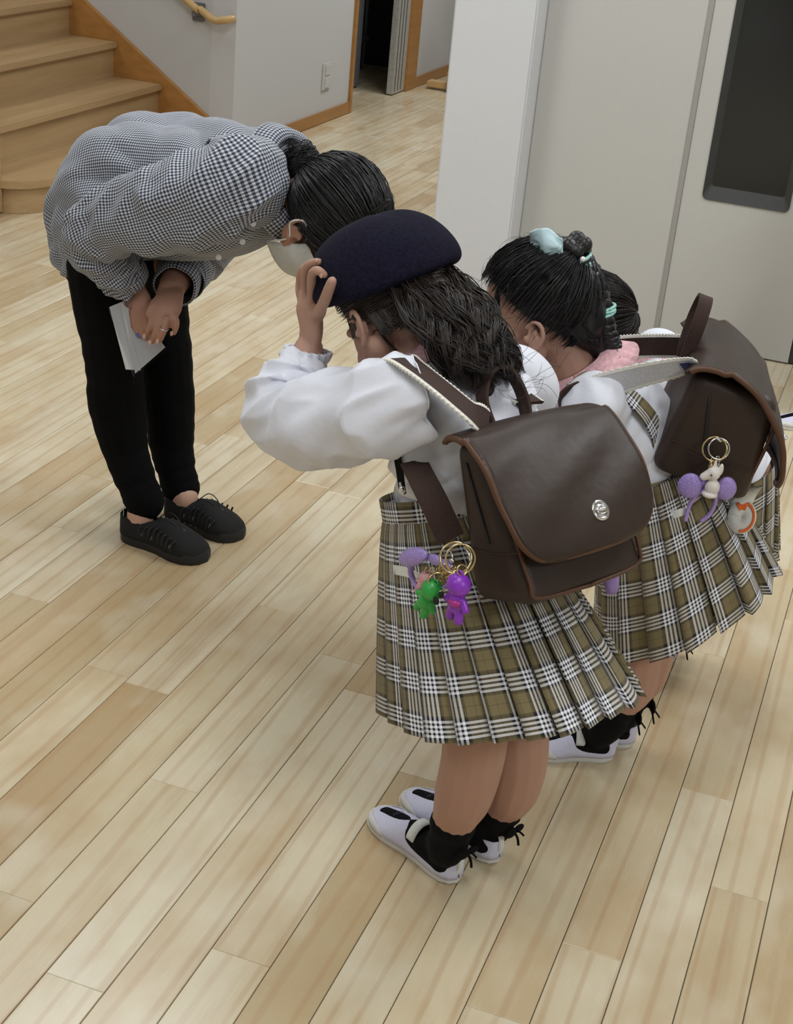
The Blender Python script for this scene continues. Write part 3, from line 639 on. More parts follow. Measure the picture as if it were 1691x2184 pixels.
def shoe_upper(L, W, h, open0=.07, open1=.56, wall=.5, top=.052, heelh=.052, thick=.0022, side=1):
    """one sheet from the sole edge, arched; cut open between open0 and open1"""
    nt, na = 44, 30; P = np.zeros((nt, na, 3)); t = 1-np.cos(np.linspace(0, PI/2, nt)); t = (np.linspace(0, 1, nt)*.5+.5*(1-np.cos(np.linspace(0, PI, nt)))/2*1.0); t = t*.994+.003
    for i, x in enumerate(t):
        w_ = .5*W*.985*WS(x); hh = np.interp(x, [0, .1, .3, .56, .7, .85, .95, 1], [heelh, heelh, heelh*.93, top, top*.80, top*.60, top*.45, top*.2])
        if x < open1:
            o = np.interp(x, [0, open0, .3, open1-.16, open1-.06, open1], [0.98, .90, .76, .62, .38, .04])
        else: o = 0
        for j in range(na//2):
            q = j/(na//2-1); s_ = 1-(1-o)*q            # 1 at the sole edge .. o at the opening
            zz = h*.8+(hh-h*.8)*(1-abs(s_)**2.6)**(.55) if True else 0
            if x < open1: zz = h*.8+(hh-h*.8)*np.clip((1-abs(s_)**2.6)**.55/(max(.05, (1-abs(o)**2.6)**.55)), 0, 1)*np.interp(x, [0, .06, .2, open1-.1, open1], [1, 1, .88, .90, 1])
            yy = w_*s_ if x < .06 or x > open1 else w_*(s_ if o < .5 else (.80+.20*(1-q)) if q > 0 else 1)
            if x < open1: yy = w_*(1-(1-np.interp(x, [0, open0, .3, open1-.16, open1-.06, open1], [.95, .86, .80, .62, .38, .04]))*q**1.4)
            P[i, j] = (x*L, -yy, zz); P[i, na-1-j] = (x*L, yy, zz)
    a = P[:, :na//2]; b = P[:, na//2:]; s1 = t >= open1-1e-6; k = int(np.argmax(s1))
    return join([thicken(a[:, ::-1], -thick), thicken(b[:, ::-1], -thick)]), P, t
def indoor_shoe(fig, heel, toe, name='indoor_shoe', W=.072, upmat='canvas', solemat='rubber_white', parent=None, kid=True, label=None, writing=False):
    o, x, y, L = shoe_frame(heel, toe); z = np.array([0, 0, 1.]); h = .014 if kid else .024
    T = lambda d: xf(d, o, x, y, z)
    sh = obj(name, T(shoe_upper(L, W, h, top=.047 if kid else .072, heelh=.046 if kid else .066, open1=.56 if kid else .42)[0]), upmat, parent, label=label)
    s_ = obj('sole', T(shoe_sole(L+.004, W*1.03, h)), solemat, sh); sharp(s_, 50)
    if kid:
        # rubber toe bumper, elastic strap, heel tab
        m = 26; a = np.linspace(-1.25, 1.25, m); pts = []
        tt = np.linspace(.70, .992, 14); seq = [(q, 1) for q in tt]+[(q, -1) for q in tt[::-1]]
        ring = np.array([(q*L+.0012, d*.5*W*WS(q)*1.01, 0) for q, d in seq]); up = np.array([(q*L-.010*np.interp(q, [.7, 1], [.0, 1]), d*.5*W*WS(q)*.90, np.interp(q, [.70, .85, 1], [.018, .026, .022])) for q, d in seq]); lo = ring+np.array([0, 0, h*.7]); mid = (lo+up)/2+np.array([(.0015, .0016*d, .002) for q, d in seq])
        obj('toe_bumper', T(thicken(np.stack([lo, mid, up]), .0014)), solemat, sh)
        ang = np.linspace(-1.25, 1.25, 18); G = np.array([[(.44*L+dx, .5*W*.74*math.sin(b)*.98, .020+.041*math.cos(b)**.8 if math.cos(b) > 0 else .020) for b in ang] for dx in (-.009, 0, .009)]); obj('strap', T(thicken(G, .0015)), 'elastic', sh)
        sharp(obj('heel_tab', T(join([tube([(.0035, 0, .020), (-.001, 0, .034), (.001, 0, .052), (.006, 0, .055)], .0035, 8, m=14, ell=(1, 1.7))])), 'elastic', sh))
        if writing:
            for q, (a_, b_) in enumerate([((0, 0), (.0, 1)), ((.35, 0), (.55, .8)), ((.9, .9), (1.2, .1)), ((1.5, .5), (1.9, .5)), ((1.7, 0), (1.7, 1)), ((2.2, 0), (2.6, .7))]):
                f_ = lambda c_: (.74*L-c_[1]*.006, -.010+c_[0]*.0075, .0405)
                obj('pen_mark', T(tube([f_(a_), f_(b_)], .0005, 4)), 'blueprint', sh)
    return sh, T, L, (x, y)
def foot_parts(heel, toe, ankle, r=.026, W=.07):
    o, x, y, L = shoe_frame(heel, toe); z = np.array([0, 0, 1.])
    return [chain([(o+x*.028+z*.030, .025), (o+x*L*.40+z*.031, .024), (o+x*L*.68+z*.024, .019), (o+x*L*.86+z*.020, .013)], ell=(1, 1.15), ref=z), chain([(o+x*.038+z*.034, .024), (o+x*.042+z*.055, r), (np.array(ankle), r)])]
def sock_parts(heel, toe, an, calf, r=.034, up=.38):
    o, x, y, L = shoe_frame(heel, toe); z = np.array([0, 0, 1.]); an = np.array(an); calf = np.array(calf)
    return foot_parts(heel, toe, an, .030)+[chain([(o+x*.042+z*.036, .025), (an-z*.010, r*.94), (an+(calf-an)*up*.5, r), (an+(calf-an)*up, r*1.12)])]
# ---------------------------------------------------------------- backpack
def backpack(o, R_, D, O, label, W=.25, Hh=.25, T=.13, prof_=None, topf=.46, name='school_backpack', lock_right=.62):
    """o: back-top-left corner; R_ toward the wearer's right, D down, O away from the back"""
    bp = thing(name, label, 'backpack', o)
    X = lambda d: xf(d, o, R_, D, O)
    # body: rounded box
    bm = bmesh.new(); bmesh.ops.create_cube(bm, size=1)
    for v in bm.verts:
        v.co = Vector((W/2+v.co.x*W, Hh/2+v.co.y*Hh, T/2+v.co.z*T))
        if v.co.y < Hh/2 and v.co.z > T/2: v.co.z = T*topf
    bmesh.ops.bevel(bm, geom=list(bm.edges), offset=.022, segments=5, profile=.5, affect='EDGES'); bmesh.ops.recalc_face_normals(bm, faces=bm.faces)
    d = ([tuple(v.co) for v in bm.verts], [[v.index for v in f.verts] for f in bm.faces]); bm.free()
    if np.cross(R_, D) @ O < 0: d = (d[0], [f[::-1] for f in d[1]])
    obj('body', X(d), 'leather_brown', bp)
    # side seams / zip panels and piping down each gusset front edge
    for sx in (0, 1):
        x0 = -.0008 if sx == 0 else W+.0008
        obj('zip', X(tube([(x0, .03, T*.22), (x0-.001*(1-2*sx), .10, T*.36), (x0, Hh*.62, T*.44)], .0022, 6, m=16)), 'black_rubber', bp)
        obj('seam', X(tube([(x0, Hh*.66, .012), (x0, Hh*.68, T*.5), (x0, Hh*.66, T-.012)], .0009, 5, m=12)), 'leather_edge', bp)
        e = .010 if sx == 0 else W-.010
        obj('piping', X(tube([(e, .030, T*topf+.010), (e, Hh*.5, T*(topf+1)/2), (e, Hh*.84, T*.93), (e+(.012 if sx == 0 else -.012), Hh-.010, T-.008), (W/2, Hh-.004, T-.006)], .0030, 8, m=40)), 'leather_piping', bp)
    # flap: starts on the back top edge, arches over and hangs down the front
    fl = prof_ or [(-.002, .004), (-.012, .022), (-.006, .052), (.022, .080), (.062, .104), (.105, .124), (.145, .137), (.168, .141)]
    prof = cr(fl, 40); nu = 36; ov = .010
    s_ = np.concatenate([[0], np.cumsum(np.linalg.norm(np.diff(prof, axis=0), axis=1))]); S = s_[-1]; G = np.zeros((40, nu, 3))
    rc = .055
    for j in range(40):
        rem = S-s_[j]; ins = 0 if rem > rc else rc-math.sqrt(max(0, rc*rc-(rc-rem)**2))
        hw = W/2+ov+.010*math.sin(PI*s_[j]/S)-ins
        for i in range(nu):
            q = -1+2*i/(nu-1); y, zz = prof[j]
            wr = .0022*math.sin(q*5+s_[j]*60)*math.sin(PI*s_[j]/S)
            G[j, i] = (W/2+hw*q, y+.006*q*q*(1 if j < 12 else 0), zz-.010*q*q*(1-.6*abs(math.sin(PI*s_[j]/S)))+wr)
    if np.cross(R_, D) @ O < 0: Gf = G[:, ::-1]
    else: Gf = G
    fd = thicken(Gf, .0045); fo = obj('flap', X(fd), 'leather_brown', bp)
    # make sure the smooth outer face points outward is cosmetic only; piping runs round the flap edge
    edge = [G[j, 0] for j in range(2, 40)]+[G[39, i] for i in range(1, nu)]+[G[j, nu-1] for j in range(38, 1, -1)]
    edge = np.array(edge); keep = [0]
    for i in range(1, len(edge)):
        if np.linalg.norm(edge[i]-edge[keep[-1]]) > .004: keep.append(i)
    obj('flap_piping', X(tube(edge[keep], .0048, 8, m=len(keep)*2, ell=(1, 1))), 'leather_piping', fo)
    # turn lock
    j = int(np.argmin(np.abs(s_-(S-.047)))); i = int(nu*lock_right)
    c_ = G[j, i]; n = nrm(np.cross(G[j, i+1]-G[j, i-1], G[j+1, i]-G[j-1, i])); n = n if n[2] > 0 else -n; ux = nrm(G[j, i+1]-G[j, i-1]); uy = np.cross(n, ux)
    ring = [c_+n*.004+ux*.0125*math.cos(a)+uy*.0125*math.sin(a) for a in np.linspace(0, 2*PI, 24, endpoint=False)]
    lk = obj('lock', X(join([tube(ring, .003, 8, closed=True), ell(c_+n*.003, ux*.011, uy*.011, n*.003)])), 'silver', bp)
    obj('lock_knob', X(join([ell(c_+n*.008, ux*.0085, uy*.0032, n*.006), tube([c_+n*.004+ux*.009*math.cos(a)+uy*.006*math.sin(a)+n*.004 for a in np.linspace(0, 2*PI, 16, endpoint=False)], .0014, 6, closed=True)])), 'silver', lk)
    # carrying loop
    hd, Pq, Wq, Nq = ribbon([(W/2-.030, .030, -.004), (W/2-.034, -.004, -.010), (W/2-.040, -.048, -.014), (W/2-.018, -.082, -.016), (W/2+.016, -.078, -.016), (W/2+.036, -.040, -.014), (W/2+.036, .0, -.010), (W/2+.030, .030, -.004)], [(0, 0, 1)]*8, .022, .005, 44)
    sharp(obj('carry_loop', X(hd), 'webbing', bp), 50)
    return bp, X
def strap(bp, P, Wd, width=.036, name='shoulder_strap', mat='webbing', trims=True, m=60, label=None):
    d, Pq, Wq, Nq = ribbon(P, Wd, width, .0045, m); s_ = sharp(obj(name, d, mat, bp, label=label), 50)
    if trims:
        for e in (1, -1):
            V = []; F = []; n = len(Pq); te = 3
            mm = n*te; q = cr(np.column_stack([Pq, Wq, Nq]), mm); a = q[:, :3]+q[:, 3:6]*e*(width/2-.001); wv = q[:, 3:6]*e; nn = q[:, 6:9]
            for i in range(mm):
                ext = .0046 if (i//2) % 2 else .0030
                for sgn in (1, -1): V += [a[i]-wv[i]*.001+nn[i]*.0028*sgn, a[i]+wv[i]*ext+nn[i]*.0016*sgn]
            for i in range(mm-1):
                b = i*4; c_ = b+4; F += [(b, b+1, c_+1, c_), (b+1, b+3, c_+3, c_+1), (b+3, b+2, c_+2, c_+3), (b+2, b, c_, c_+2)]
            obj('trim', (V, F), 'trim', s_, smooth=False)
    return s_
# ================================================================== GIRL WITH THE BERET (nearest)
def fl(px, py): 
    p = at(px, py, (0, 0, 0), (0, 0, 1)); return p[:2]
g1 = Fig((-.517, 1.955), (-.86, .51), 'person', 'child in a white blouse and tartan pinafore skirt bowing while holding her navy beret')
J = g1.J; f, l, z = g1.f, g1.l, g1.z
th = math.radians(48); HF = f*math.cos(th)-z*math.sin(th); HU = f*math.sin(th)+z*math.cos(th); HL = l
ear1 = J(770, 698, .073); HC1 = ear1-l*.071
neck1 = J(905, 785, 0)
kneeL, kneeR = J(1012, 1590, .058), J(1105, 1590, -.058)
calfL, calfR = J(985, 1690, .058), J(1090, 1680, -.058)
ankL, ankR = J(955, 1795, .056), J(1052, 1752, -.056)
hipL, hipR = J(1020, 1310, .052), J(1070, 1300, -.052)
sh1 = J(985, 845, 0); shL, shR = sh1+l*.115, sh1-l*.115
elL = J(625, 905, .15); wrL = J(658, 745, .085)
P = head_parts(HC1, HF, HU, HL, 1.0)
P += [chain([(HC1-HU*.02-HF*.03, .043), ((HC1+neck1)/2-HF*.012, .040), (neck1, .044), (sh1-z*.02, .05)])]
P += [chain([(sh1, .062), (J(980, 930), .074), (J(978, 1010), .070), (J(978, 1090), .070), (J(1010, 1180), .080), (J(1030, 1230), .078)], ell=(1, 1)), chain([(shL, .036), (shR, .036)])]
P += [chain([(hipL, .062), ((hipL+kneeL)/2, .056), (kneeL, .050), (calfL+f*-.004, .046), ((calfL+ankL)/2, .036), (ankL, .029)]), chain([(hipR, .062), ((hipR+kneeR)/2, .056), (kneeR, .050), (calfR, .046), ((calfR+ankR)/2, .036), (ankR, .029)]),
      ell(kneeL+f*.016, f*.036, l*.034, z*.036), ell(kneeR+f*.016, f*.036, l*.034, z*.036)]
h1L, t1L = fl(975, 1886), fl(797, 1738); h1R, t1R = fl(1062, 1842), fl(862, 1700)
# arms: left raised to the beret, right reaching forward and down
P += [chain([(shL, .036), ((shL+elL)/2, .034), (elL, .030), ((elL+wrL)/2, .027), (wrL, .0235)])]
elR = sh1-l*.125+f*.09-z*.15; wrR = elR+f*.12-z*.02+l*.03
P += [chain([(shR, .036), (elR, .030), (wrR, .023)]), ell(wrR+f*.045, f*.040, l*.014, z*.028)]
for q in range(4): b_ = wrR+f*.075+z*(.018-.012*q); P.append(finger([b_, b_+f*.022-z*.006, b_+f*.036-z*.018+l*.004, b_+f*.038-z*.030+l*.008], .0078))
P.append(finger([wrR+f*.02+z*.022, wrR+f*.045+z*.034+l*.006, wrR+f*.066+z*.034+l*.012], .0085))
# left hand: palm and five fingers closing on the beret's edge
pal = [J(664, 700, .082), J(658, 655, .080), J(655, 634, .078)]
P += [chain([(wrL, .0225), (pal[0], .0245), (pal[1], .0265), (pal[2], .019)], ell=(1, .62), ref=nrm(J(690, 655, .08)-J(640, 655, .08))), ell(J(676, 672, .084), nrm(J(690, 640, .08)-J(676, 672, .08))*.026, l*.013, nrm(J(690, 680, .08)-J(660, 670, .08))*.013)]
P += [finger([J(678, 668, .092), J(692, 642, .114), J(701, 618, .128), J(708, 600, .130)], .0092, .82),
      finger([J(666, 640, .088), J(664, 606, .108), J(667, 582, .124), J(679, 577, .124), J(691, 586, .118)], .0078, .78),
      finger([J(655, 636, .078), J(650, 600, .094), J(651, 574, .106), J(663, 562, .108), J(679, 558, .106)], .0076, .78),
      finger([J(646, 636, .066), J(640, 602, .074), J(643, 578, .082), J(655, 568, .084), J(668, 568, .080)], .0072, .78),
      finger([J(643, 646, .056), J(637, 618, .056), J(639, 597, .052), J(650, 588, .046)], .0062, .78)]
body1 = skinmesh(g1, P, 'skin', .0028, 3)
obj('nail', ell(J(691, 586, .118)+l*.006, nrm(J(694, 590, .06)-J(686, 583, .06))*.0042, l*.0018, z*.0042), 'nail', body1)
obj('nail', ell(J(679, 558, .106)+l*.005+z*.002, f*.004, l*.0018, z*.0036), 'nail', body1)
face_details(g1, body1, HC1, HF, HU, HL, .97)
# blouse
G, uv = garment([(J(970, 1115), .078, .092), (J(972, 1070), .086, .103), (J(985, 1010), .094, .115), (J(990, 940), .094, .124), (J(985, 870), .088, .130), (J(965, 822), .068, .112), (J(925, 792), .044, .055)], l, 110, 110, fold=[(.009, 6, 4, 2.2), (.009, 4, 3, .6), (.004, 12, 9, 5)], seed=3)
bl = obj('blouse', cloth(G, uv), 'cotton', g1.o)
G, uv = sleeve([(J(905, 850, .100), .050), (J(850, 868, .128), .060), (J(780, 880, .140), .058), (J(700, 896, .148), .056), (J(645, 905, .150), .058), (J(618, 882, .142), .060), (J(625, 840, .122), .056), (J(640, 806, .104), .044), (J(647, 788, .095), .030), (J(652, 776, .091), .0265)], 110, 150, fold=[(.013, 3.4, 5.5, 2.5), (.010, 3, 4, -1), (.0055, 9, 9, 4)], seed=11, ref=z)
obj('sleeve', cloth(G, uv), 'cotton', bl)
# cuff with frill
cc = [J(652, 778, .091), J(654, 764, .089), J(657, 748, .087)]; ax = nrm(cc[2]-cc[0]); A_ = nrm(np.cross(ax, l)); B_ = np.cross(ax, A_)
G = np.array([[c_+(A_*math.cos(a)+B_*math.sin(a))*(r_+wv_*math.sin(a*17+q)) for a in np.linspace(0, 2*PI, 150)] for q, (c_, r_, wv_) in enumerate([(cc[0]-ax*.012, .040, .0005), (cc[0]-ax*.004, .0335, .0016), (cc[0]+ax*.003, .0310, .0016), (cc[1]-ax*.002, .0305, .0018), (cc[1]+ax*.002, .0330, .0026), (cc[2]-ax*.003, .0340, .0034), (cc[2]+ax*.003, .0345, .0042)])])
obj('cuff_frill', cloth(G[:, ::-1], None, .0014), 'cotton', bl)
G, uv = sleeve([(J(1065, 815, -.085), .045), (shR-l*.02+f*.02-z*.01, .056), (shR-l*.035+f*.06-z*.06, .055), (elR, .052), (elR+f*.05-z*.01, .048), (wrR-f*.03, .030), (wrR-f*.018, .026)], 90, 90, fold=[(.006, 3, 5, 1), (.006, 3, 4, 0)], seed=21, ref=z)
obj('sleeve', cloth(G, uv), 'cotton', bl)
# pink collar lying around the neck
nb = J(918, 783, 0); G = []
nax = nrm(f*.80+z*.60); e1 = l; e2 = np.cross(e1, nax)
for r_, h_ in ((.044, .020), (.050, .024), (.066, .006), (.080, -.016)):
    G.append([nb+nax*(h_+.006*math.sin(a*2))+e1*math.cos(a)*r_*1.05+e2*math.sin(a)*r_ for a in np.linspace(0, 2*PI, 80)])
obj('collar', thicken(folds(np.array(G), [(.0012, 9, 2, 0), (.001, 5, 3, 0)], 4), .0016), 'pink', bl)
# skirt
be = math.radians(15); hax = f*math.cos(be)-z*math.sin(be)
bw = math.radians(22); wax = f*math.cos(bw)-z*math.sin(bw)
G, uv = pleated_skirt(J(960, 1082), .108, .094, l, wax, J(1080, 1478), .184, .184, l, hax, pleats=26, depth=.016, seed=2.0)
sk1 = obj('tartan_skirt', cloth(G, uv, .0012), 'tartan', g1.o)
W0 = J(960, 1082); Gw = np.array([[W0+up_*nrm(np.cross(wax, l))*(-1 if np.cross(wax, l)[2] < 0 else 1)+l*math.cos(a)*.110+wax*math.sin(a)*.097 for a in np.linspace(0, 2*PI, 90)] for up_ in (-.006, .010, .030)])
uw = np.stack([np.broadcast_to(np.linspace(0, .65, 90)[None], (3, 90)), np.broadcast_to(np.array([0, .016, .036])[:, None], (3, 90))], -1)
obj('waistband', thicken(Gw, -.0025, uw), 'tartan', sk1)
# brace from waistband up the front with a silver clip; white loop on the left hip
sd, *_ = ribbon([J(858, 1046, .125), J(853, 1010, .128), J(848, 960, .130), J(870, 910, .13)], [f, f, f, f], .015, .002, 20)
br = obj('brace', sd, 'black_knit', sk1); sharp(br)
sharp(obj('clip', join([tube([J(854, 1028, .131), J(857, 1044, .131), J(864, 1052, .131)], .0030, 6, m=8), sphere(J(857, 1042, .133), .0045)]), 'silver', br))
sd, *_ = ribbon([J(832, 1214, .125), J(852, 1217, .14), J(872, 1222, .15), J(892, 1232, .155)], [z]*4, .014, .0015, 20)
sharp(obj('cloth_loop', sd, 'elastic', sk1))
# socks and shoes
for (h_, t_, an, cf) in ((h1L, t1L, ankL, calfL), (h1R, t1R, ankR, calfR)):
    s_, T, L_, (x_, y_) = indoor_shoe(g1, h_, t_, parent=g1.o, writing=True)
    o_, xx, yy, LL = shoe_frame(h_, t_)
    so = obj('sock', union(sock_parts(h_, t_, an, cf), .003, 4), 'black_knit', g1.o)
    bk = (np.array(an)+z*.010-xx*.042)
    obj('bow', join([ell(bk+yy*.010-xx*.004, yy*.013, xx*.006, z*.009), ell(bk-yy*.010-xx*.004, yy*.012, xx*.004, z*.007), tube([bk, bk-xx*.012-z*.010, bk-xx*.016-z*.022], .0022, 5, m=8), tube([bk, bk-xx*.014+z*.004, bk-xx*.024+z*.002], .0018, 5, m=8)]), 'black_knit', so)
# hair: cap, draped wavy lengths
hair1 = obj('hair', cap_shell(HC1, HF, HU, HL, .97, .010), 'hair_brown', g1.o)
r_ = np.random.RandomState(4); paths = []; rad = []
gd = [J(845, 595, 0), J(900, 618, .0), J(938, 672, .015), J(975, 738, .025), J(1016, 796, .025), J(1056, 842, .015)]
offs = [np.array(p) for p in gd]
backc = HC1+HU*.03-HF*.01; upv = nrm(-f*.45+z*.85)
for lk_ in range(140):
    a = -1+1.62*((lk_*.618034) % 1); dp = -.1+1.05*((lk_+.5)/140)
    root = backc+.97*(-HF*.090*math.cos(a*1.2)*.95+HL*.078*math.sin(a*1.2)+HU*(.036-.060*(1-max(0, dp))))
    sp_ = HL*(.070*a+.006*r_.normal()); u2 = upv*(.034*dp+.004*r_.normal())*math.sqrt(max(0, 1-a*a*.8))
    base = [root-HF*.004, offs[1]+sp_+u2*.55, offs[2]+sp_*1.10+u2*.9, offs[3]+sp_*1.05+u2, offs[4]+sp_*.90+u2, offs[5]+sp_*.75+u2*.8]
    end = r_.uniform(.84, 1.0) if r_.rand() > .15 else r_.uniform(.6, .8)
    n0 = 40; nn = int(n0*end); Bl = cr(base, n0)[:nn]; t = np.linspace(0, 1, nn)*end
    amp = (.0008+r_.uniform(.008, .0140)*np.clip((t-.10)/.5, 0, 1)**1.1); fr = r_.uniform(11, 19); p0 = r_.rand()*6.28; sg = 1 if r_.rand() < .5 else -1
    T, A, Bn = frames(Bl); c1_ = np.sin(t*fr+p0); c2_ = np.cos(t*fr+p0)*sg
    Bl = Bl+A*(amp*c1_)[:, None]+Bn*(amp*c2_)[:, None]
    for q in range(44):
        rr_ = (.0095 if q % 6 else .018)*math.sqrt(r_.rand()); ph_ = r_.rand()*6.28; w_ = rr_*(1-.5*np.clip(t/.9, 0, 1)); o2 = A*(w_*math.cos(ph_))[:, None]+Bn*(w_*math.sin(ph_))[:, None]
        e2 = nn-r_.randint(0, 7); paths.append((Bl+o2+A*(.0018*np.sin(t*(26+8*math.sin(ph_))+ph_*2))[:, None])[:e2:2]); rad.append(.00088)
for k in range(60):
    t0 = r_.randint(1, 6); b0 = offs[min(5, t0)]+HL*r_.uniform(-.075, .02)+upv*r_.uniform(-.005, .03)
    d0 = nrm(-f*r_.uniform(.2, 1)+z*r_.uniform(-.5, .7)-l*r_.uniform(-.2, 1)); R0 = r_.uniform(.008, .020); e_ = nrm(np.cross(d0, r_.normal(size=3)))
    ln = r_.uniform(.03, .05); paths.append([b0+d0*x*ln+e_*R0*math.sin(x*4)+np.cross(d0, e_)*R0*(1-math.cos(x*4)) for x in np.linspace(0, 1, 16)]); rad.append(.0003)
for k in range(420):   # hair combed down in front of the ear
    u = r_.rand(); w_ = r_.rand(); y0 = 615+30*r_.rand()
    p0 = J(728+42*u, y0+10, .030+.042*u); p1 = J(740+24*u, 672+10*w_, .050+.026*u); p2 = J(752+12*u, 692+36*w_*(1-.3*u), .060+.016*u)
    paths.append(cr([p0, p1, p2], 9)); rad.append(.0008)
for k in range(700):   # sides and nape edge
    a = r_.uniform(-1.35, 1.35); st_ = backc+.97*(-HF*.099*math.cos(a)+HL*.084*math.sin(a)+HU*(.05*r_.rand())); en = backc+.97*(-HF*(.088-.02*r_.rand())*math.cos(a*.9)+HL*.078*math.sin(a*.9)-HU*(.045+.02*r_.rand()))
    paths.append(cr([st_, en, en-HF*.025-HL*.01*a], 9)); rad.append(.0009)
hs = obj('hair_lengths', strands(paths, rad), 'hair_brown', hair1, label='long wavy dark brown hair falling over the backpack straps')
obj('combed_hair', drawn_hair(HC1, HF, HU, HL, .97, (-.8, .0, -.2), n=2300, grow=.012, seed=9, rr=.0009, stray=.05), 'hair_brown', hair1)
core = union([chain([(backc-HF*.03+HU*.01, .070), (offs[1], .060), (offs[2], .056), (offs[3], .048), (offs[4]-upv*.004, .034), ((offs[4]+offs[5])/2-upv*.005, .018)], ell=(1, .50), ref=l)], .004, 3)
obj('hair_mass', core, 'hair_brown', hair1)
# beret: a felt disc, soft crown, turned-in band (worn, a thing of its own)
bc = J(820, 574, 0.0); bn = nrm(f*.50+z*.86+l*.12); bx = nrm(f-bn*(f@bn)); by = np.cross(bn, bx)
prof = [(0, .074), (.03, .072), (.06, .065), (.086, .050), (.104, .030), (.115, .008), (.118, -.010), (.112, -.020), (.098, -.024), (.085, -.026), (.080, -.040)]
pr = cr(prof, 46); G = []
for j in range(46):
    G.append([bc+bx*pr[j][0]*math.cos(a)*(1.02)+by*pr[j][0]*math.sin(a)*.98+bn*(pr[j][1]*1.12+(.012*math.cos(a+.3)+.004*math.sin(2*a+1))*(pr[j][0]/.12)**1.5*(1 if j < 34 else .5)) for a in np.linspace(0, 2*PI, 90)])
G = folds(np.array(G), [(.0022, 3.3, 2.2, .5), (.0025, 2.4, 2, .2)], 5)
bo = obj('beret', thicken(G, .002), 'navy', smooth=True); tag(bo, 'navy felt beret pressed onto the bowing child\'s head by her raised hand', 'hat')
chin_strap = tube([J(783, 655, .068), J(800, 690, .064), J(822, 725, .058), J(845, 748, .05)], .0022, 6, m=20); obj('elastic_strap', chin_strap, 'black_paint', bo)
# backpack 1
al = math.radians(20); D = -f*math.sin(al)-z*math.cos(al); O = -f*math.cos(al)+z*math.sin(al)
o1 = J(962, 940, .12)
bp1, X1 = backpack(o1, -l, D, O, 'brown leather backpack with closed flap on the beret wearer\'s back', lock_right=.575, W=.236, Hh=.228, T=.122)
strap(bp1, [J(1040, 905, .07), J(1003, 878, .098), J(940, 826, .118), J(885, 784, .128), J(853, 764, .126), J(836, 775, .105), J(850, 840, .08)], [l-f*.3, l-f*.35, l-f*.4, l-f*.35, l, l, l], .042)
strap(bp1, [J(1130, 860, -.05), J(1100, 838, -.062), J(1052, 800, -.075), J(1005, 762, -.08), J(975, 752, -.085), J(945, 790, -.09)], [l+f*.2, l+f*.3, l+f*.3, l, l, l], .042)
strap(bp1, [J(882, 985, .118), J(905, 1030, .128), J(930, 1080, .128), J(962, 1150, .118)], [nrm(l*.4+f*.3+z*-.0)]*4, .040, trims=False)
# ================================================================== WOMAN BOWING ON THE LEFT
wm = Fig((-1.413, 2.741), (.96, -.27), 'person', 'woman in a checked shirt and black trousers bowing deeply with papers in her hands')
J = wm.J; f, l, z = wm.f, wm.l, wm.z
th = math.radians(66); WF = f*math.cos(th)-z*math.sin(th); WU = f*math.sin(th)+z*math.cos(th); WL = l
WC = J(643, 494, -.078)+l*.078
nk = J(600, 395, 0); ws = 1.10
P = head_parts(WC, WF, WU, WL, ws)
P += [chain([(WC-WU*.02-WF*.035, .055), ((WC+nk)/2-WF*.02, .054), (nk, .060), (J(560, 385), .075)])]
P += [chain([(J(560, 385), .075), (J(480, 400), .105), (J(390, 405), .105), (J(300, 415), .11), (J(262, 470), .125), (J(255, 530), .115)]), chain([(J(545, 375, .12), .045), (J(545, 390, -.10), .040)])]
# hips and legs run down inside the trousers to the ankles
tr = [chain([(J(256, 490), .120), (J(250, 545), .118)], ell=(1.0, 1.12)), ]
legs = [[(J(222, 560, -.085), .082), (J(232, 660, -.082), .076), (J(243, 770, -.078), .064), (J(250, 865, -.075), .064), (J(268, 960, -.073), .052), (J(294, 1035, -.074), .045), (J(308, 1068, -.076), .045)],
        [(J(305, 560, .085), .085), (J(330, 660, .080), .076), (J(352, 765, .075), .062), (J(362, 870, .073), .058), (J(366, 950, .070), .052), (J(377, 1006, .064), .045), (J(385, 1038, .060), .045)]]
P += [chain([(p, r*.8) for p, r in g_]) for g_ in legs]
wh = [fl(263, 1142), fl(356, 1104)]; wt = [fl(440, 1198), fl(516, 1150)]
for i, (h_, t_) in enumerate(zip(wh, wt)):
    o_, xx, yy, _L = shoe_frame(h_, t_); P += foot_parts(h_, t_, legs[i][-1][0], .026)
# arms
ar = [(J(530, 385, -.11), .042), (J(420, 440, -.175), .044), (J(300, 466, -.196), .040), (J(228, 492, -.196), .034), (J(232, 540, -.168), .031), (J(258, 578, -.138), .029), (J(283, 612, -.115), .026)]
al_ = [(J(560, 370, .13), .052), (J(480, 470, .150), .046), (J(420, 545, .120), .040), (J(385, 580, .0), .036), (J(364, 618, -.085), .027)]
P += [chain(ar), chain(al_)]
# right hand (near the camera, holding the papers), back of hand up
hr_ = [J(288, 628, -.120), J(296, 655, -.130), J(300, 682, -.135)]
P += [chain([(ar[-1][0], .026), (hr_[0], .028), (hr_[1], .033), (hr_[2], .028)], ell=(1.1, .58), ref=nrm(J(330, 650, -.1)-J(280, 650, -.1)))]
for (a, b, c_, r_) in (((280, 680), (280, 696), (284, 706), .0072), ((291, 686), (292, 704), (297, 716), .0076), ((303, 688), (305, 708), (310, 722), .0076), ((313, 684), (318, 704), (323, 716), .0072)):
    P.append(finger([J(*a, -.138), J(*b, -.144), J(*c_, -.142)], r_, .8))
P.append(finger([J(276, 640, -.13), J(274, 668, -.136), J(281, 688, -.138)], .0095, .8))
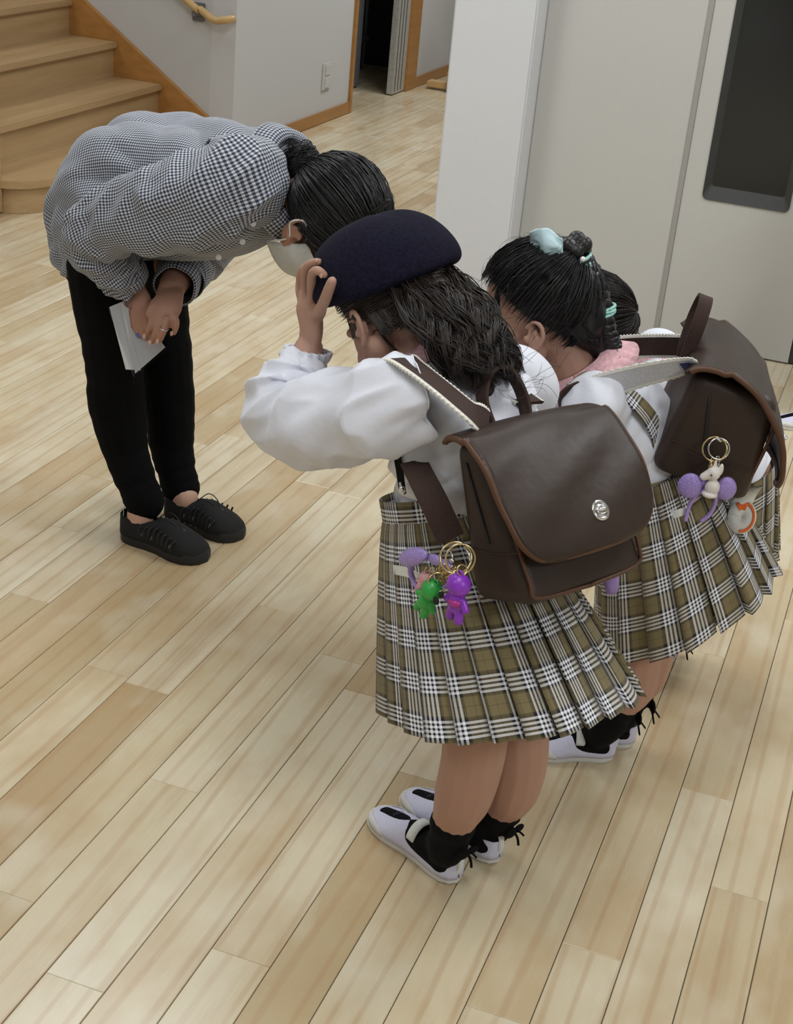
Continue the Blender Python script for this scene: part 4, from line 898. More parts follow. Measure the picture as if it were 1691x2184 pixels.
# left hand laid over it, fingers pointing down, ring finger with a ring, little finger apart
hl_ = [J(360, 636, -.120), J(352, 656, -.140), J(346, 676, -.152)]
P += [chain([(al_[-1][0], .026), (hl_[0], .028), (hl_[1], .033), (hl_[2], .028)], ell=(1.12, .50), ref=nrm(J(380, 660, -.1)-J(330, 650, -.1)))]
for (a, b, c_, d_, r_) in (((328, 672), (321, 692), (316, 706), (313, 716), .0073), ((342, 678), (335, 702), (329, 718), (325, 729), .0076), ((356, 680), (350, 702), (345, 716), (341, 726), .0074)):
    P.append(finger([J(*a, -.160), J(*b, -.168), J(*c_, -.168), J(*d_, -.163)], r_, .8))
P.append(finger([J(368, 668, -.145), J(376, 684, -.148), J(375, 698, -.148), J(371, 710, -.146)], .0068, .85))
P.append(finger([J(342, 640, -.135), J(326, 655, -.155), J(318, 668, -.160)], .0098, .8))
bw_ = skinmesh(wm, P, 'skin_adult', .0034, 2)
face_details(wm, bw_, WC, WF, WU, WL, ws)
rg = J(350, 700, -.1665); ra = nrm(J(351, 700, -.166)-J(345, 716, -.166)); rb = nrm(np.cross(ra, l)); rc_ = np.cross(ra, rb)
obj('ring', tube([rg+(rb*math.cos(a)+rc_*math.sin(a))*.0086 for a in np.linspace(0, 2*PI, 20, endpoint=False)], .0011, 6, closed=True), 'silver', bw_)
for x_, y_, q in ((312, 716, -.165), (324, 729, -.165), (340, 726, -.165), (370, 710, -.147)): obj('nail', ell(J(x_, y_, q)-l*.006, nrm(J(x_+9, y_, q)-J(x_, y_, q))*.0042, l*.002, z*.0055), 'nail', bw_)
# trousers
def crush(pts, n=40, amp=.0035, zlim=.22):
    q = cr(np.array([list(p)+[r] for p, r in pts]), n); out = []
    for i, row in enumerate(q):
        zz = row[2]; a = amp*np.interp(zz, [.05, zlim, .42, .5, .62], [1, .15, .6, .15, 0]); out.append((row[:3], row[3]+a*math.sin(i*2.3)+a*.6*math.sin(i*1.1)))
    return out
tr += [chain(crush(g_), m=60) for g_ in legs]
obj('trousers', union(tr, .006, 2), 'black_trouser', wm.o)
# shirt body
G, uv = garment([(J(238, 566), .116, .150), (J(240, 520), .124, .160), (J(244, 466), .134, .166), (J(268, 412), .146, .168), (J(330, 398), .148, .168), (J(410, 402), .146, .170), (J(490, 400), .136, .174), (J(555, 388), .112, .168), (J(598, 380), .076, .104), (J(622, 384), .060, .066)], l, 190, 200,
                fold=[(.011, 6, 3.4, 2.0), (.008, 3.2, 2.6, -.8), (.007, 13, 4, 6), (.003, 22, 9, 2)], seed=31)
sh = obj('shirt', cloth(G, uv), 'gingham', wm.o)
G, uv = sleeve([(J(548, 374, -.03), .048), (J(528, 384, -.085), .074), (J(488, 404, -.135), .082), (J(400, 438, -.175), .078), (J(320, 462, -.198), .070), (J(250, 476, -.204), .066), (J(216, 500, -.196), .058), (J(226, 540, -.172), .054), (J(250, 570, -.145), .048), (J(266, 588, -.124), .040)], 120, 170, fold=[(.013, 3.6, 6.5, 3), (.010, 3, 5, -1.5), (.007, 8, 9, 5), (.003, 16, 20, 3)], seed=42, ref=z)
obj('sleeve', cloth(G, uv), 'gingham', sh)
G, uv = sleeve([(J(545, 380, .12), .070), (J(490, 455, .150), .068), (J(440, 530, .135), .062), (J(405, 565, .08), .054), (J(388, 588, .0), .048), (J(380, 598, -.035), .042)], 110, 150, fold=[(.006, 3.4, 5, 2), (.007, 3, 4, -1.5), (.002, 12, 14, 3)], seed=52, ref=z)
obj('sleeve', cloth(G, uv), 'gingham', sh)
for a, b, r0 in ((J(258, 576, -.140), J(275, 602, -.120), .046), (J(386, 588, -.010), J(372, 612, -.068), .046)):
    ax = nrm(b-a); A_ = nrm(np.cross(ax, l)); B_ = np.cross(ax, A_); L_ = np.linalg.norm(b-a)
    G = np.array([[a+ax*L_*q+(A_*math.cos(t_)+B_*math.sin(t_))*(r_+.0012*math.sin(t_*5)) for t_ in np.linspace(0, 2*PI, 70)] for q, r_ in ((-.1, r0-.006), (0, r0), (.5, r0+.001), (.95, r0-.002), (1.0, r0-.005))])
    uvc = np.stack([np.broadcast_to(np.linspace(0, .27, 70)[None], (5, 70)), np.broadcast_to(np.array([0, .002, .02, .038, .042])[:, None], (5, 70))], -1)
    obj('cuff', cloth(G[:, ::-1], uvc[:, ::-1], .002), 'gingham', sh)
# collar, placket and buttons
G = []
cn_ = J(618, 388, 0); cax = nrm(f*.93+z*.36); e1 = l; e2 = np.cross(e1, cax)
for r_, h_ in ((.064, .010), (.070, .026), (.086, .016), (.100, -.018)):
    G.append([cn_+cax*(h_)+e1*math.cos(a)*r_*1.05+e2*math.sin(a)*r_*1.18 for a in np.linspace(0, 2*PI, 90)])
uvc = np.stack([np.broadcast_to(np.linspace(0, .55, 90)[None], (4, 90)), np.broadcast_to(np.array([0, .02, .04, .07])[:, None], (4, 90))], -1)
obj('collar', thicken(folds(np.array(G), [(.0015, 7, 2, 0), (.001, 5, 3, 0)], 14), .002, uvc), 'gingham', sh)
for x_, y_, q in ((540, 477, -.12), (517, 516, -.10), (466, 549, -.09)):
    c_ = J(x_, y_, q); n_v = nrm(-(c_-EYE)); ux = nrm(np.cross(n_v, z)); uy = np.cross(n_v, ux)
    obj('button', ell(c_, ux*.0058, uy*.0058, n_v*.0016), 'pearl', sh)
UH = lambda x: float(np.interp(x, [0, .1, .3, .45, .7, .85, .95, 1], [.066, .066, .062, .072, .058, .043, .032, .014]))
# shoes with gathered suede sides
for i in (0, 1):
    s_, T, L_, (x_, y_) = indoor_shoe(wm, wh[i], wt[i], name='shoe', W=.098, upmat='black_suede', solemat='black_rubber', parent=wm.o, kid=False)
    for q in range(8):
        t_ = .28+.062*q; hw = .5*.098*WS(t_)
        for d in (1, -1): obj('lace_loop', T(tube([(t_*L_, d*hw*1.0, .026), (t_*L_+.003, d*hw*.96, .026+(UH(t_)-.026)*.6), (t_*L_+.008, d*hw*.84, .026+(UH(t_)-.026)*.82)], .0024, 5, m=8)), 'black_rubber', s_)
        if q < 7:
            for d in (1, -1): obj('side_slit', T(tube([(t_*L_+.007, d*hw*1.0, .030), (t_*L_+.010, d*hw*.975, .040)], .0013, 5)), 'grey_plastic', s_)
    oo, xx, yy, _L = shoe_frame(wh[i], wt[i]); obj('sock', union([chain([(oo+xx*.045+z*.045, .030), (oo+xx*.046+z*.065, .031), (legs[i][-1][0], .032)])], .004, 2), 'skin_light', s_)
    obj('drawcord', T(tube([(.40*L_, .012, .066), (.50*L_, .018, .082), (.62*L_, .014, .074), (.70*L_, .006, .052), (.62*L_, -.004, .070), (.50*L_, -.006, .078), (.40*L_, -.008, .066)], .0012, 5, m=30)), 'black_rubber', s_)
    sharp(obj('cord_lock', T(ell((.70*L_, .004, .055), (.009, 0, 0), (0, .006, 0), (0, 0, .006))), 'black_rubber', s_))
# hair with bun and tie
hw_ = obj('hair', cap_shell(WC, WF, WU, WL, ws, .010), 'hair_black', wm.o)
bun = J(642, 352, 0.0)
MH = np.array([WF, WL, WU]); tg = MH @ (bun-(WC+ws*(WU*.038-WF*.012))); tg = tg/np.array([.088*ws, .07*ws, .08*ws])
obj('combed_hair', drawn_hair(WC, WF, WU, WL, ws, tg, n=2600, grow=.013, seed=3, rr=.0010, stray=.10), 'hair_black', hw_)
r_ = np.random.RandomState(8); paths = []; rad = []
u_ = nrm(bun-WC); v_ = nrm(np.cross(u_, l)); w__ = np.cross(u_, v_)
for k in range(700):
    a0 = r_.rand()*6.28; tilt = r_.normal()*.5; R0 = .022+.020*r_.rand(); t = np.linspace(0, r_.uniform(2.5, 5.5), 16)
    ax = nrm(u_+v_*tilt*.8+w__*r_.normal()*.4); a_ = nrm(np.cross(ax, l+.1*z)); b_ = np.cross(ax, a_); c0 = bun+u_*r_.uniform(-.02, .016)
    paths.append([c0+(a_*math.cos(q+a0)+b_*math.sin(q+a0))*R0 for q in t]); rad.append(.0009)
for k in range(60):
    t = np.linspace(0, 1, 12); a0 = r_.rand()*6; paths.append([bun+u_*.02-f*.035+z*.01+(f*-math.cos(a0+q*4.5)+z*math.sin(a0+q*4.5))*(.018+.010*r_.rand())+l*.01*r_.normal() for q in t]); rad.append(.0005)
for k in range(220):
    d0 = nrm(r_.normal(size=3)+WU*.3-WF*.4); b0 = WC+ws*(WU*.038-WF*.012)+d0*.095; e_ = nrm(np.cross(d0, r_.normal(size=3)))
    paths.append([b0+e_*q*.035+d0*(.010*math.sin(q*3)) for q in np.linspace(0, 1, 9)]); rad.append(.0003)
bu = obj('bun', union([ell(bun, u_*.030, v_*.036, w__*.036)], .004, 2), 'hair_black', hw_); obj('bun_hair', strands(paths, rad), 'hair_black', bw_.parent and hw_)
tc_ = J(688, 366, -.02); td = nrm(J(700, 380, 0)-J(672, 345, 0)); ta = nrm(np.cross(td, l)); tb = np.cross(td, ta); sp = []
for q in np.linspace(0, 6*2*PI, 130): sp.append(tc_+td*(.008*math.sin(q*.35))+(ta*math.cos(q)+tb*math.sin(q))*(.012+.003*math.sin(q*2.7)))
obj('hair_tie', tube(sp, .0020, 6), 'mint', hw_)
obj('hair_pin', tube([J(788, 455, -.03), J(808, 445, -.04), J(830, 427, -.045)], .0035, 8, m=10, ell=(1, 1.6)), 'black_paint', hw_)
# mask with ear loop
G = []
for a in np.linspace(-1.5, 1.5, 34):
    row = []
    for q in np.linspace(0, 1, 18):
        up_ = .004-.104*q; rad_ = .073+.030*math.exp(-((a)/.45)**2)*math.sin(PI*min(1, .25+q*.75))+.004*math.sin(q*22)*.3
        base_f = np.interp(q, [0, .3, .7, 1], [.014, .008, -.002, -.012]); ww = np.interp(q, [0, .5, 1], [.067, .067, .055])
        row.append(WC+ws*(WU*up_+WL*ww*math.sin(a)+WF*(base_f+.084*math.cos(a)**.85 if math.cos(a) > 0 else base_f)+WF*.010*math.exp(-(a/.4)**2)*math.sin(PI*q)))
    G.append(row)
mk = obj('face_mask', thicken(np.array(G), .0012), 'mask', wm.o)
e_ = WC-WL*.074*ws
obj('ear_loop', tube([WC+ws*(WF*.018+WU*.0-WL*.067), WC+ws*(WF*.012+WU*.012-WL*.076), e_+ws*(WU*.026-WF*.014-WL*.012), e_+ws*(-WU*.004-WF*.020-WL*.014), e_+ws*(-WU*.026+WF*.004-WL*.004), WC+ws*(WF*.002-WU*.085-WL*.060)], .0016, 6, m=40), 'elastic', mk)
# papers in a clear sleeve held in front of the thighs
pp = thing('papers', 'folded white papers in a clear plastic sleeve held in the bowing woman\'s hands', 'papers', J(295, 720, -.09))
def quad_sheet(pts, t, curl=.004, n=14):
    a, b, c_, d_ = [np.array(p) for p in pts]; G = np.zeros((n, n, 3)); nn = nrm(np.cross(b-a, d_-a))
    for i in range(n):
        for j in range(n):
            u, v = i/(n-1), j/(n-1); G[i, j] = (a*(1-u)+b*u)*(1-v)+(d_*(1-u)+c_*u)*v+nn*curl*math.sin(PI*u)*math.sin(PI*(v*.8+.1))
    return thicken(G, t)
sharp(obj('sheet', quad_sheet([J(233, 655, -.165), J(264, 642, -.150), J(300, 790, -.150), J(268, 788, -.165)], .001), 'paper', pp), 50)
sharp(obj('sheet', quad_sheet([J(258, 645, -.156), J(322, 700, -.130), J(352, 741, -.120), J(288, 797, -.156)], .001), 'paper', pp), 50)
sharp(obj('blue_print', quad_sheet([J(288, 706, -.150), J(303, 712, -.145), J(302, 722, -.146), J(291, 718, -.151)], .0004, 0), 'blueprint', pp), 50)
sharp(obj('plastic_sleeve', quad_sheet([J(230, 657, -.168), J(268, 640, -.154), J(357, 746, -.122), J(286, 804, -.160)], .0006, .002), 'film', pp), 50)
# ================================================================== SECOND GIRL
def child_legs(fig, hips, knees, calves, ankles, k=1.0):
    out = []
    for h_, kn, c_, a in zip(hips, knees, calves, ankles):
        out += [chain([(h_, .062*k), ((h_+kn)/2, .056*k), (kn, .047*k), (c_, .044*k), ((c_+a)/2, .036*k), (a, .028*k)]), ell(kn+fig.f*.014, fig.f*.034, fig.l*.032, fig.z*.034)]
    return out
def kid_feet(fig, hs, ts, ans, cfs, bows=True):
    for i, (h_, t_, an, cf) in enumerate(zip(hs, ts, ans, cfs)):
        indoor_shoe(fig, h_, t_, parent=fig.o)
        o_, xx, yy, LL = shoe_frame(h_, t_)
        so = obj('sock', union(sock_parts(h_, t_, an, cf), .003, 4), 'black_knit', fig.o)
        if bows:
            bk = np.array(an)-xx*.044+fig.z*.012
            obj('bow', join([ell(bk+yy*.016-xx*.006+fig.z*.006, yy*.016, xx*.004, fig.z*.011), ell(bk-yy*.016-xx*.006+fig.z*.004, yy*.016, xx*.004, fig.z*.011), ell(bk, yy*.005, xx*.005, fig.z*.006),
                             tube([bk, bk-xx*.010-fig.z*.018, bk-xx*.016-fig.z*.038], .006, 6, m=8, ell=(.3, 1)), tube([bk, bk-xx*.014-fig.z*.012, bk-xx*.024-fig.z*.024], .005, 6, m=8, ell=(.3, 1))]), 'black_knit', so)
g2 = Fig((-.348, 2.32), (-.95, -.2), 'person', 'child with a braided bun and aqua ribbon bowing in a tartan skirt and open backpack')
J = g2.J; f, l, z = g2.f, g2.l, g2.z
th = math.radians(12); HF2 = f*math.cos(th)-z*math.sin(th); HU2 = f*math.sin(th)+z*math.cos(th); HC2 = J(1133, 714, .072)-l*.072
nk2 = J(1232, 800, 0); s2 = J(1285, 835, 0); sL, sR = s2+l*.105, s2-l*.105
P = head_parts(HC2, HF2, HU2, l, 1.0)
P += [chain([(HC2-HU2*.03-HF2*.035, .044), ((HC2+nk2)/2-HF2*.012, .042), (nk2, .044), (s2-z*.01, .05)]), chain([(sL, .036), (sR, .036)]),
      chain([(s2, .062), (J(1320, 890), .072), (J(1360, 960), .070), (J(1390, 1020), .070), (J(1412, 1075), .068)])]
h2 = [fl(1308, 1614), fl(1352, 1585)]; t2 = [fl(1128, 1602), fl(1180, 1568)]
an2 = [J(1298, 1535, .045), J(1330, 1510, -.035)]
cf2 = [J(1348, 1455, .048), J(1372, 1435, -.04)]; P += child_legs(g2, [J(1402, 1150, .045), J(1430, 1140, -.045)], [J(1360, 1370, .048), J(1390, 1360, -.045)], cf2, an2)
e2 = [sL+f*.005-z*.15-l*.005, sR+f*.02-z*.15+l*.005]; w2 = [e2[0]+f*.055-z*.01-l*.055, e2[1]+f*.055-z*.01+l*.02]
for q in (0, 1):
    P += [chain([([sL, sR][q], .034), (e2[q], .029), (w2[q], .022)]), ell(w2[q]+f*.03-z*.02, nrm(f-z*.6)*.036, l*.026, nrm(z+f*.6)*.012)]
    for i in range(4): b_ = w2[q]+f*.055-z*.038+l*(.020-.013*i); P.append(finger([b_, b_+f*.018-z*.016, b_+f*.026-z*.034], .0075))
    P.append(finger([w2[q]+f*.02-l*.024*(1 if q == 0 else -1), w2[q]+f*.04-z*.03-l*.030*(1 if q == 0 else -1)], .0085))
b2 = skinmesh(g2, P, 'skin', .0032, 4)
face_details(g2, b2, HC2, HF2, HU2, l, 1.0)
G, uv = garment([(J(1398, 1020), .076, .090), (J(1380, 985), .082, .098), (J(1350, 935), .088, .110), (J(1318, 885), .086, .118), (J(1288, 845), .072, .110), (J(1258, 815), .044, .055)], l, 110, 110, fold=[(.005, 5, 3, 1), (.005, 4, 3, 0), (.0015, 11, 8, 2)], seed=61)
bl2 = obj('blouse', cloth(G, uv), 'cotton', g2.o)
for q, sg in ((0, 1), (1, -1)):
    S_ = [sL, sR][q]
    G, uv = sleeve([(S_-l*sg*.03+f*.01, .042), (S_+f*.012-z*.012, .046), (S_+l*sg*.002+f*.01+(e2[q]-S_)*.5, .048), (e2[q], .050), ((e2[q]+w2[q])/2, .046), (w2[q], .028)], 80, 90, fold=[(.011, 3, 5, 2), (.008, 3, 4, 0), (.005, 8, 9, 3)], seed=66+q, ref=z); obj('sleeve', cloth(G, uv), 'cotton', bl2)
G = []; nax = nrm(f*.70+z*.70); e2_ = np.cross(l, nax); nb = J(1242, 802, 0)
for r_, h_ in ((.044, .020), (.052, .024), (.072, .006), (.092, -.018)): G.append([nb+nax*(h_+.005*math.sin(a*2))+l*math.cos(a)*r_*1.05+e2_*math.sin(a)*r_*1.1 for a in np.linspace(0, 2*PI, 80)])
obj('collar', thicken(folds(np.array(G), [(.0015, 9, 2, 0), (.001, 5, 3, 0)], 6), .0016), 'pink', bl2)
def tilt(d): d = math.radians(d); return f*math.cos(d)-z*math.sin(d)
G, uv = pleated_skirt(J(1392, 985), .104, .090, l, tilt(30), J(1458, 1298), .132, .155, l, tilt(33), pleats=17, depth=.022, seed=.6, seg=5)
sk2 = obj('tartan_skirt', cloth(G, uv, .0012), 'tartan', g2.o)
def tart_ribbon(P_, Wd, wid, m=24):
    d, Pq, Wq, Nq = ribbon(P_, Wd, wid, .0022, m); n = len(d[0]); al = np.concatenate([[0], np.cumsum(np.linalg.norm(np.diff(Pq, axis=0), axis=1))])
    uv_ = np.array([[(.5 if i in (0, 3) else -.5)*wid, al[j]] for j in range(m) for i in range(4)]); return (d[0], d[1], uv_)
sharp(obj('pinafore_strap', tart_ribbon([J(1402, 985, .075), J(1405, 935, .085), J(1385, 890, .090), J(1350, 850, .088), J(1310, 815, .080), J(1255, 800, .075), J(1215, 825, .09)], [l+f*.6]*4+[l]*3, .040, 40), 'tartan', sk2))
sharp(obj('pinafore_strap', tart_ribbon([J(1405, 985, -.05), J(1400, 930, -.065), J(1380, 870, -.075), J(1330, 815, -.080), J(1262, 790, -.075)], [l]*5, .038, 30), 'tartan', sk2))
obj('pinafore_back', grid(np.array([[J(1398, 1000)+z*h_+(l*math.cos(a)*(.108-.03*max(0, h_)/.05)+f*math.sin(a)*.098) for a in np.linspace(PI*.9, PI*2.1, 30)] for h_ in (-.02, .01, .045)]), np.stack([np.broadcast_to(np.linspace(0, .36, 30)[None], (3, 30)), np.broadcast_to(np.array([0, .03, .065])[:, None], (3, 30))], -1)), 'tartan', sk2)
kid_feet(g2, h2, t2, an2, cf2)
# hair: combed up into a braided bun, braid running down the back
hr2 = obj('hair', cap_shell(HC2, HF2, HU2, l, 1.0, .010), 'hair_black', g2.o)
bun2 = J(1226, 538, 0); cc2 = HC2+HU2*.038-HF2*.012; tg = np.array([HF2, l, HU2]) @ (J(1215, 560, 0)-cc2)/np.array([.088, .07, .08])
obj('combed_hair', drawn_hair(HC2, HF2, HU2, l, 1.0, tg, n=2600, grow=.012, seed=13, rr=.0009, stray=.10), 'hair_black', hr2)
br_ = [J(1236, 560), J(1262, 600), J(1278, 645), J(1288, 690), J(1300, 725), J(1312, 745)]
Bc = cr(br_, 70); T, A, Bn = frames(Bc, l); t = np.linspace(0, 1, 70); br = []
for q in range(3):
    ph = t*2*PI*4.2+q*2*PI/3; P_ = Bc+A*(np.sin(ph)*.017*(1-.5*t))[:, None]+Bn*(np.sin(2*ph)*.009)[:, None]; br.append(tube(P_, list(.0155-.0085*t), 9))
obj('braid', join(br), 'hair_black', hr2)
obj('hair_mass', union([chain([(cc2-HF2*.03, .078), (J(1232, 640), .062), (J(1250, 700), .048), (J(1272, 735), .026)], ell=(1, .8), ref=l)], .004, 3), 'hair_black', hr2)
kn = []
for q in range(7): a = q*2*PI/7; kn.append(ell(bun2+z*.006*math.sin(3*a)+HU2*.010+(f*math.cos(a)*.017+l*math.sin(a)*.017), f*.013, l*.013, z*.014))
kn.append(ell(bun2+z*.022, f*.014, l*.014, z*.013)); obj('bun', union(kn, .002, 2), 'hair_black', hr2)
r_ = np.random.RandomState(18); paths = []; rad = []
for k in range(900):
    a = r_.uniform(-1.3, 1.3); st_ = cc2+(-HF2*.096*math.cos(a)+l*.080*math.sin(a)-HU2*(.02*r_.rand())); en = J(1262+20*r_.rand(), 722+28*r_.rand(), .028*a); md = (st_+en)/2-HF2*.008-HU2*.012
    paths.append(cr([st_, md, en], 9)); rad.append(.0008)
for k in range(170):
    d0 = nrm(r_.normal(size=3)*[1, 1, 1]+HU2*.5-HF2*.3); b0 = cc2+d0*.092; e_ = nrm(np.cross(d0, r_.normal(size=3))); L0 = r_.uniform(.02, .045)
    paths.append([b0+e_*q*L0+d0*(.012*math.sin(q*2.6)) for q in np.linspace(0, 1, 9)]); rad.append(.00028)
for k in range(60): st_ = J(1308+6*r_.rand(), 738, .004); paths.append(cr([st_, J(1312+10*r_.rand(), 752, .01*r_.normal()), J(1308+14*r_.rand(), 764, .02*r_.normal())], 7)); rad.append(.0006)
for k in range(70): paths.append(cr([J(1062+16*r_.rand(), 610, .04), J(1054+12*r_.rand(), 640, .048), J(1060+14*r_.rand(), 670+10*r_.rand(), .05)], 8)); rad.append(.0006)
obj('loose_hair', strands(paths, rad), 'hair_black', hr2)
def tie(c_, ax, R0, turns, par, mat='mint', rr=.0026, w_=.010):
    a_ = nrm(np.cross(ax, l+z*.01)); b_ = np.cross(ax, a_); return obj('hair_tie', tube([c_+ax*w_*math.sin(q*.31)+(a_*math.cos(q)+b_*math.sin(q))*(R0+.001*math.sin(q*3.3)) for q in np.linspace(0, turns*2*PI, turns*22)], rr, 6), mat, par)
ti = tie(J(1234, 568, .006), nrm(J(1240, 580)-J(1226, 548)), .0235, 6, hr2, rr=.0030)
for x_, y_ in ((1219, 561), (1243, 553), (1229, 582)): obj('pearl_bead', sphere(J(x_, y_, .034), .0046), 'pearl', ti)
tie(J(1280, 662, .0), nrm(J(1284, 700)-J(1276, 640)), .0235, 3, hr2, rr=.0028, w_=.005)
G = []
for u in np.linspace(-1, 1, 18):
    G.append([J(1165, 528, .034)+nrm(J(1190, 535, 0)-J(1140, 532, 0))*.026*v_+nrm(J(1165, 505, 0)-J(1165, 555, 0))*(u*.027*(1-.62*max(0, v_)**1.2)*(1-.25*max(0, -v_)**3)+.003)+l*(.012*math.sin(v_*2.4+1)*math.cos(u*2)) for v_ in np.linspace(-1, 1, 20)])
rb_ = obj('ribbon', thicken(folds(np.array(G), [(.002, 3, 3, 1), (.002, 3, 2, 0)], 8), .0014), 'aqua', hr2)
obj('ribbon_cord', tube([J(1189, 535, .036), J(1196, 552, .036), J(1208, 560, .036), J(1219, 561, .036)], .0018, 6, m=14), 'aqua', rb_)
obj('ribbon_knot', ell(J(1190, 529, .036), f*.006, l*.005, z*.006), 'aqua', rb_)
# backpack 2, flap unfastened
al = math.radians(-14); D2 = -f*math.sin(al)-z*math.cos(al); O2 = -f*math.cos(al)+z*math.sin(al)
bp2, X2 = backpack(J(1484, 792, .12), -l, D2, O2, 'brown leather backpack with its flap hanging open on the braided girl\'s back', W=.235, Hh=.180, T=.165, topf=.86, lock_right=.56,
                   prof_=[(.002, -.004), (-.016, .012), (-.022, .050), (-.006, .098), (.022, .140), (.060, .174), (.100, .198), (.140, .212)])
d, Pq, Wq, Nq = ribbon([J(1482, 786, .10), J(1470, 778, .10), J(1440, 785, .10), (J(1370, 800, .098)), J(1300, 820, .094), J(1268, 832, .092)], [z*.5+l*.6, z*.7+l*.5, z+l*.4, z+l*.3, z+l*.2, z+l*.2], (.026, .044), .003, 50)
ss = sharp(obj('shoulder_strap', d, 'webbing_back', bp2, label='shoulder strap turned to show its grey lining'), 50)
for e in (1, -1):
    q = np.linspace(.026, .044, 50)[:, None]; V = []; F = []
    for i in range(50):
        p = Pq[i]+Wq[i]*e*q[i]/2; ext = .005 if (i//1) % 2 else .0032
        for sg in (1, -1): V += [p-Wq[i]*e*.001+Nq[i]*.002*sg, p+Wq[i]*e*ext+Nq[i]*.001*sg]
    for i in range(49):
        b = i*4; c_ = b+4; F += [(b, b+1, c_+1, c_), (b+1, b+3, c_+3, c_+1), (b+3, b+2, c_+2, c_+3), (b+2, b, c_, c_+2)]
    obj('trim', (V, F), 'trim', ss, smooth=False)
strap(bp2, [J(1275, 830, .0935), J(1235, 836, .095), J(1205, 850, .098), J(1192, 880, .10)], [z+l*.2, z+l*.3, z+l*.6, l], .040, trims=False, m=30)
strap(bp2, [J(1492, 740, -.085), J(1440, 738, -.085), J(1380, 738, -.085), J(1320, 742, -.085), J(1290, 755, -.085)], [z, z, z, z, z+l*.3], .036, m=50)
sharp(obj('navy_tip', ribbon([J(1456, 785, .104), J(1468, 778, .104), J(1480, 790, .104)], [z, z, z], .020, .003, 14)[0], 'navy_tip', ss))
# ================================================================== THIRD GIRL, hidden behind the second
g3 = Fig((-.31, 2.70), (-.95, -.2), 'person', 'child bowing behind the braided girl, only dark hair, white sleeve and tartan hem showing')
J = g3.J; f, l, z = g3.f, g3.l, g3.z
th = math.radians(50); F3 = f*math.cos(th)-z*math.sin(th); U3 = f*math.sin(th)+z*math.cos(th); HC3 = J(1262, 728, 0)
s3 = J(1400, 800); n3 = J(1350, 775)
P = head_parts(HC3, F3, U3, l, .98)+[chain([(HC3-F3*.03-U3*.02, .043), (n3, .044), (s3, .05)]), chain([(s3+l*.105, .036), (s3-l*.105, .036)]), chain([(s3, .062), (J(1470, 880), .072), (J(1540, 960), .070), (J(1560, 1020), .080)])]
h3 = [fl(1418, 1442), fl(1440, 1405)]; t3 = [fl(1258, 1432), fl(1285, 1392)]; an3 = [J(1408, 1378, .045), J(1420, 1352, -.04)]
P += child_legs(g3, [J(1530, 1070, .05), J(1545, 1060, -.05)], [J(1470, 1220, .048), J(1490, 1210, -.045)], [J(1450, 1300, .046), J(1465, 1285, -.042)], an3, .97); cf3 = [J(1450, 1300, .046), J(1465, 1285, -.042)]
e3 = [s3+l*.12+f*.03-z*.15, s3-l*.12+f*.03-z*.15]; w3 = [e3[0]+f*.10+z*.05-l*.04, e3[1]+f*.10+z*.05+l*.04]
for q in (0, 1):
    P += [chain([(s3+l*.105*(1-2*q), .034), (e3[q], .029), (w3[q], .022)]), ell(w3[q]+f*.03-z*.02, nrm(f-z*.6)*.036, l*.026, nrm(z+f*.6)*.012)]
    for i in range(4): b_ = w3[q]+f*.055-z*.038+l*(.020-.013*i); P.append(finger([b_, b_+f*.018-z*.016, b_+f*.026-z*.034], .0075))
    P.append(finger([w3[q]+f*.02-l*.024*(1-2*q), w3[q]+f*.04-z*.03-l*.030*(1-2*q)], .0085))
b3 = skinmesh(g3, P, 'skin', .004, 3)
face_details(g3, b3, HC3, F3, U3, l, .98)
G, uv = garment([(J(1575, 1015), .078, .094), (J(1550, 985), .084, .10), (J(1500, 915), .088, .112), (J(1450, 855), .086, .118), (J(1400, 810), .070, .108), (J(1365, 785), .044, .055)], l, 90, 90, fold=[(.006, 5, 3, 1), (.006, 4, 3, 0)], seed=71)
bl3 = obj('blouse', cloth(G, uv), 'cotton', g3.o)
for q, sg in ((0, 1), (1, -1)):
    S_ = s3+l*.105*sg
    G, uv = sleeve([(S_-l*sg*.03, .050), (S_+l*sg*.004, .050), (S_+l*sg*.006+(e3[q]-S_)*.5, .050), (e3[q], .048), ((e3[q]+w3[q])/2, .044), (w3[q], .028)], 70, 80, fold=[(.006, 3, 5, 1), (.006, 3, 4, 0)], seed=76+q, ref=z); obj('sleeve', cloth(G, uv), 'cotton', bl3)
G, uv = pleated_skirt(J(1560, 1000), .098, .086, l, tilt(24), J(1528, 1180), .108, .112, l, tilt(12), pleats=16, depth=.015, seed=2.2)
obj('tartan_skirt', cloth(G, uv, .0012), 'tartan', g3.o)
G = []; nb = J(1360, 780, 0)
for r_, h_ in ((.044, .020), (.052, .024), (.070, .006), (.086, -.018)): G.append([nb+nax*(h_)+l*math.cos(a)*r_*1.05+e2_*math.sin(a)*r_ for a in np.linspace(0, 2*PI, 60)])
obj('collar', thicken(np.array(G), .0016), 'pink', bl3)
kid_feet(g3, h3, t3, an3, cf3)
hr3 = obj('hair', cap_shell(HC3, F3, U3, l, .98, .012), 'hair_dark', g3.o)
obj('combed_hair', drawn_hair(HC3, F3, U3, l, .98, (-.8, 0, -.5), n=1500, grow=.014, seed=23, rr=.0009, stray=.08), 'hair_dark', hr3)
obj('hair_mass', union([chain([(HC3-F3*.05+U3*.02, .066), (J(1330, 745, -.01), .048), (J(1362, 770, -.01), .03)], ell=(1, .8), ref=l)], .004, 3), 'hair_dark', hr3)
